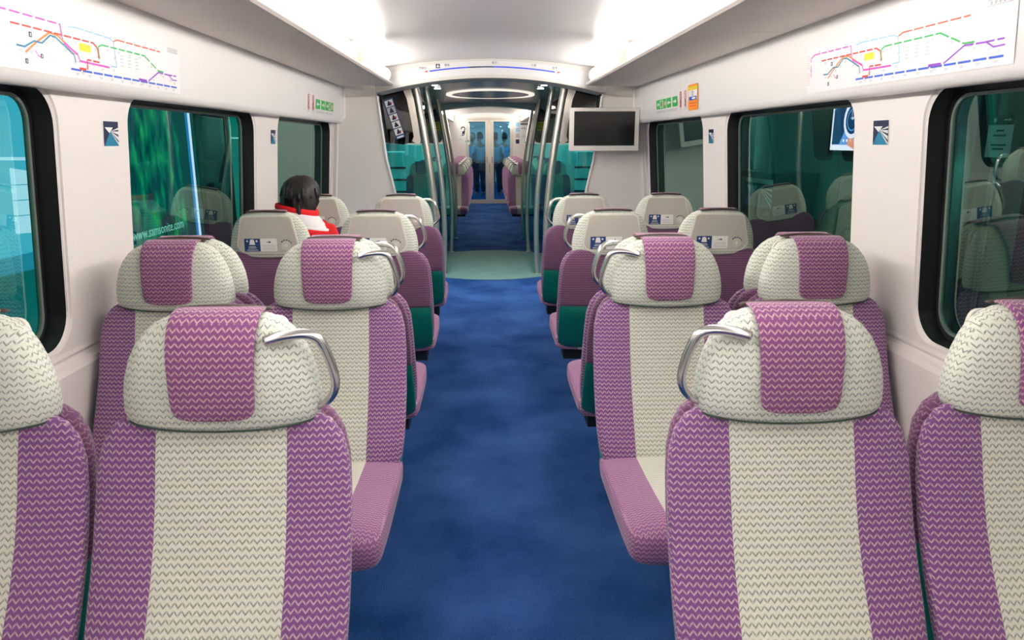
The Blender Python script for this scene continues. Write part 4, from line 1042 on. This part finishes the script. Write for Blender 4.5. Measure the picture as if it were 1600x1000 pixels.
lightbox(-1, 6.0, 7.72, .40, 2.2, 'forest', 'green forest advert with a web address and a white glowing edge outside the left window', forest)
mb = MB(); mb.box(-.10, .10, -.14, .14, -.2, 2.6); o = mb.build('column', 'platd', loc=(-2.86, 8.02, 0)); tag(o, 'dark platform column beside the forest advert', 'column')
def tealpanel(d, W_, H): d.line([(.5, H*.67), (W_, H*.67)], .015, 'glowtw', 1); d.rect(0, .35, 0, H, 'glowtd', 1)
lightbox(-1, 8.3, 10.2, .2, 2.2, 'glowt', 'plain teal glowing panel seen in the far half of the left window', tealpanel)
def watch(d, W_, H):
    d.rect(0, W_, 0, .045, 'gloww', 1); d.rect(.02, W_-.02, .05, H*.98, 'glownavy', 1); d.rect(0, .025, 0, H, 'gloww', 2)
    d.poly([(.03, .33), (.25, .42), (W_, H*.95), (W_, H), (.03, H)], 'glowb', 2); d.poly([(.16, .05), (.55, .05), (.40, .16), (.24, .16)], 'glowb', 2)
    cx, cz = .36, .245
    d.poly([(cx-.06, cz-.20), (cx+.30, cz-.30), (cx+.34, cz+.25), (cx, cz+.22)], 'glowskin', 3)
    d.circle(cx, cz, .15, 'gloww', 4); d.circle(cx, cz, .115, 'glownavy', 5); d.circle(cx, cz, .09, 'glowb', 6, r2=.08)
    d.line([(cx, cz), (cx+.05, cz+.05)], .008, 'gloww', 6); d.line([(cx, cz), (cx-.02, cz+.07)], .006, 'gloww', 6)
    for i in range(5): d.rect(.22+i*.06, .25+i*.06, .07, .09, 'gloww', 3)
lightbox(1, 5.3, 6.49, 1.42, 2.3, 'glowb', 'blue lit advert of a wristwatch outside the right window', watch)
def column(x, y, lb, m_='col', r=.12):
    mb = MB(); k = 20; mb.rings([[(r*math.cos(2*PI*i/k), r*math.sin(2*PI*i/k), z) for i in range(k)] for z in (-.2, 2.9)]); o = mb.build('platform_column', m_, loc=(x, y, 0), smooth=True, sharp=40)
    tag(o, lb, 'column', 'columns on the platform')
column(2.82, 4.38, 'steel platform column beside the paper sign outside the nearest right window')
column(2.82, 7.85, 'steel platform column at the far left of the middle right window')
root = tag(empty('platform_cabinet', (2.75, 2.9, -.15)), 'dark glass cabinet on the platform outside the nearest right window', 'cabinet')
mb = MB(); mb.box(-.1, .28, -.75, .75, 0, 2.35); mb.build('case', 'platd', root)
mb = MB(); mb.box(-.115, -.1, -.70, .70, 1.93, 1.99); mb.build('shelf_light', 'glowsl', root)
root = tag(empty('sign_stand', (2.72, 3.97, -.15)), 'small paper sign with arrow on a thin post outside the nearest right window', 'sign')
mb = MB(); mb.rings(tube([(0, 0, 0), (0, 0, 1.55)], .010, .010, 8, side=(1, 0, 0))); mb.rings([[(.13*math.cos(2*PI*i/16), .13*math.sin(2*PI*i/16), z) for i in range(16)] for z in (0, .015)]); mb.build('post', 'col', root)
M_['paper'] = mat('paper_notice', srgb(225, 232, 225), .5)
d = Decal((-.012, .10, 1.56), (0, -1, 0), (0, 0, 1)); d.slab([(0, 0), (.2, 0), (.2, .22), (0, .22)], 'paper'); d.rect(0, .2, .17, .22, 'platd', 1)
d.rect(.12, .17, .192, .198, 'white', 2); d.poly([(.16, .185), (.18, .195), (.16, .205)], 'white', 2); d.circle(.05, .195, .012, 'white', 2, k=10)
for z, w_ in ((.135, .06), (.11, .10), (.06, .12), (.04, .09)): d.rect(.1-w_/2, .1+w_/2, z, z+.010, 'platd', 1)
d.build('board', root)
root = tag(empty('service_desk', (2.72, 7.15, -.15)), 'service desk with a blue and white emblem front outside the middle right window', 'desk')
mb = MB(); mb.box(-.12, .28, -.36, .36, 0, 1.30); mb.box(-.16, .3, -.38, .38, 1.30, 1.36); mb.build('counter', 'platd', root)
d = Decal((-.122, .36, 1.02), (0, -1, 0), (0, 0, 1)); d.rect(0, .72, 0, .22, 'maptl', 0); d.rect(0, .72, .23, .32, 'paper', 0)
for i in range(4): d.poly([(.36, .20), (.72, .20-.05*i-.01), (.72, .20-.05*i-.035)], 'white', 1)
d.poly([(.03, .20), (.33, .20), (.18, .10)], 'white', 1); d.build('front_graphic', root)
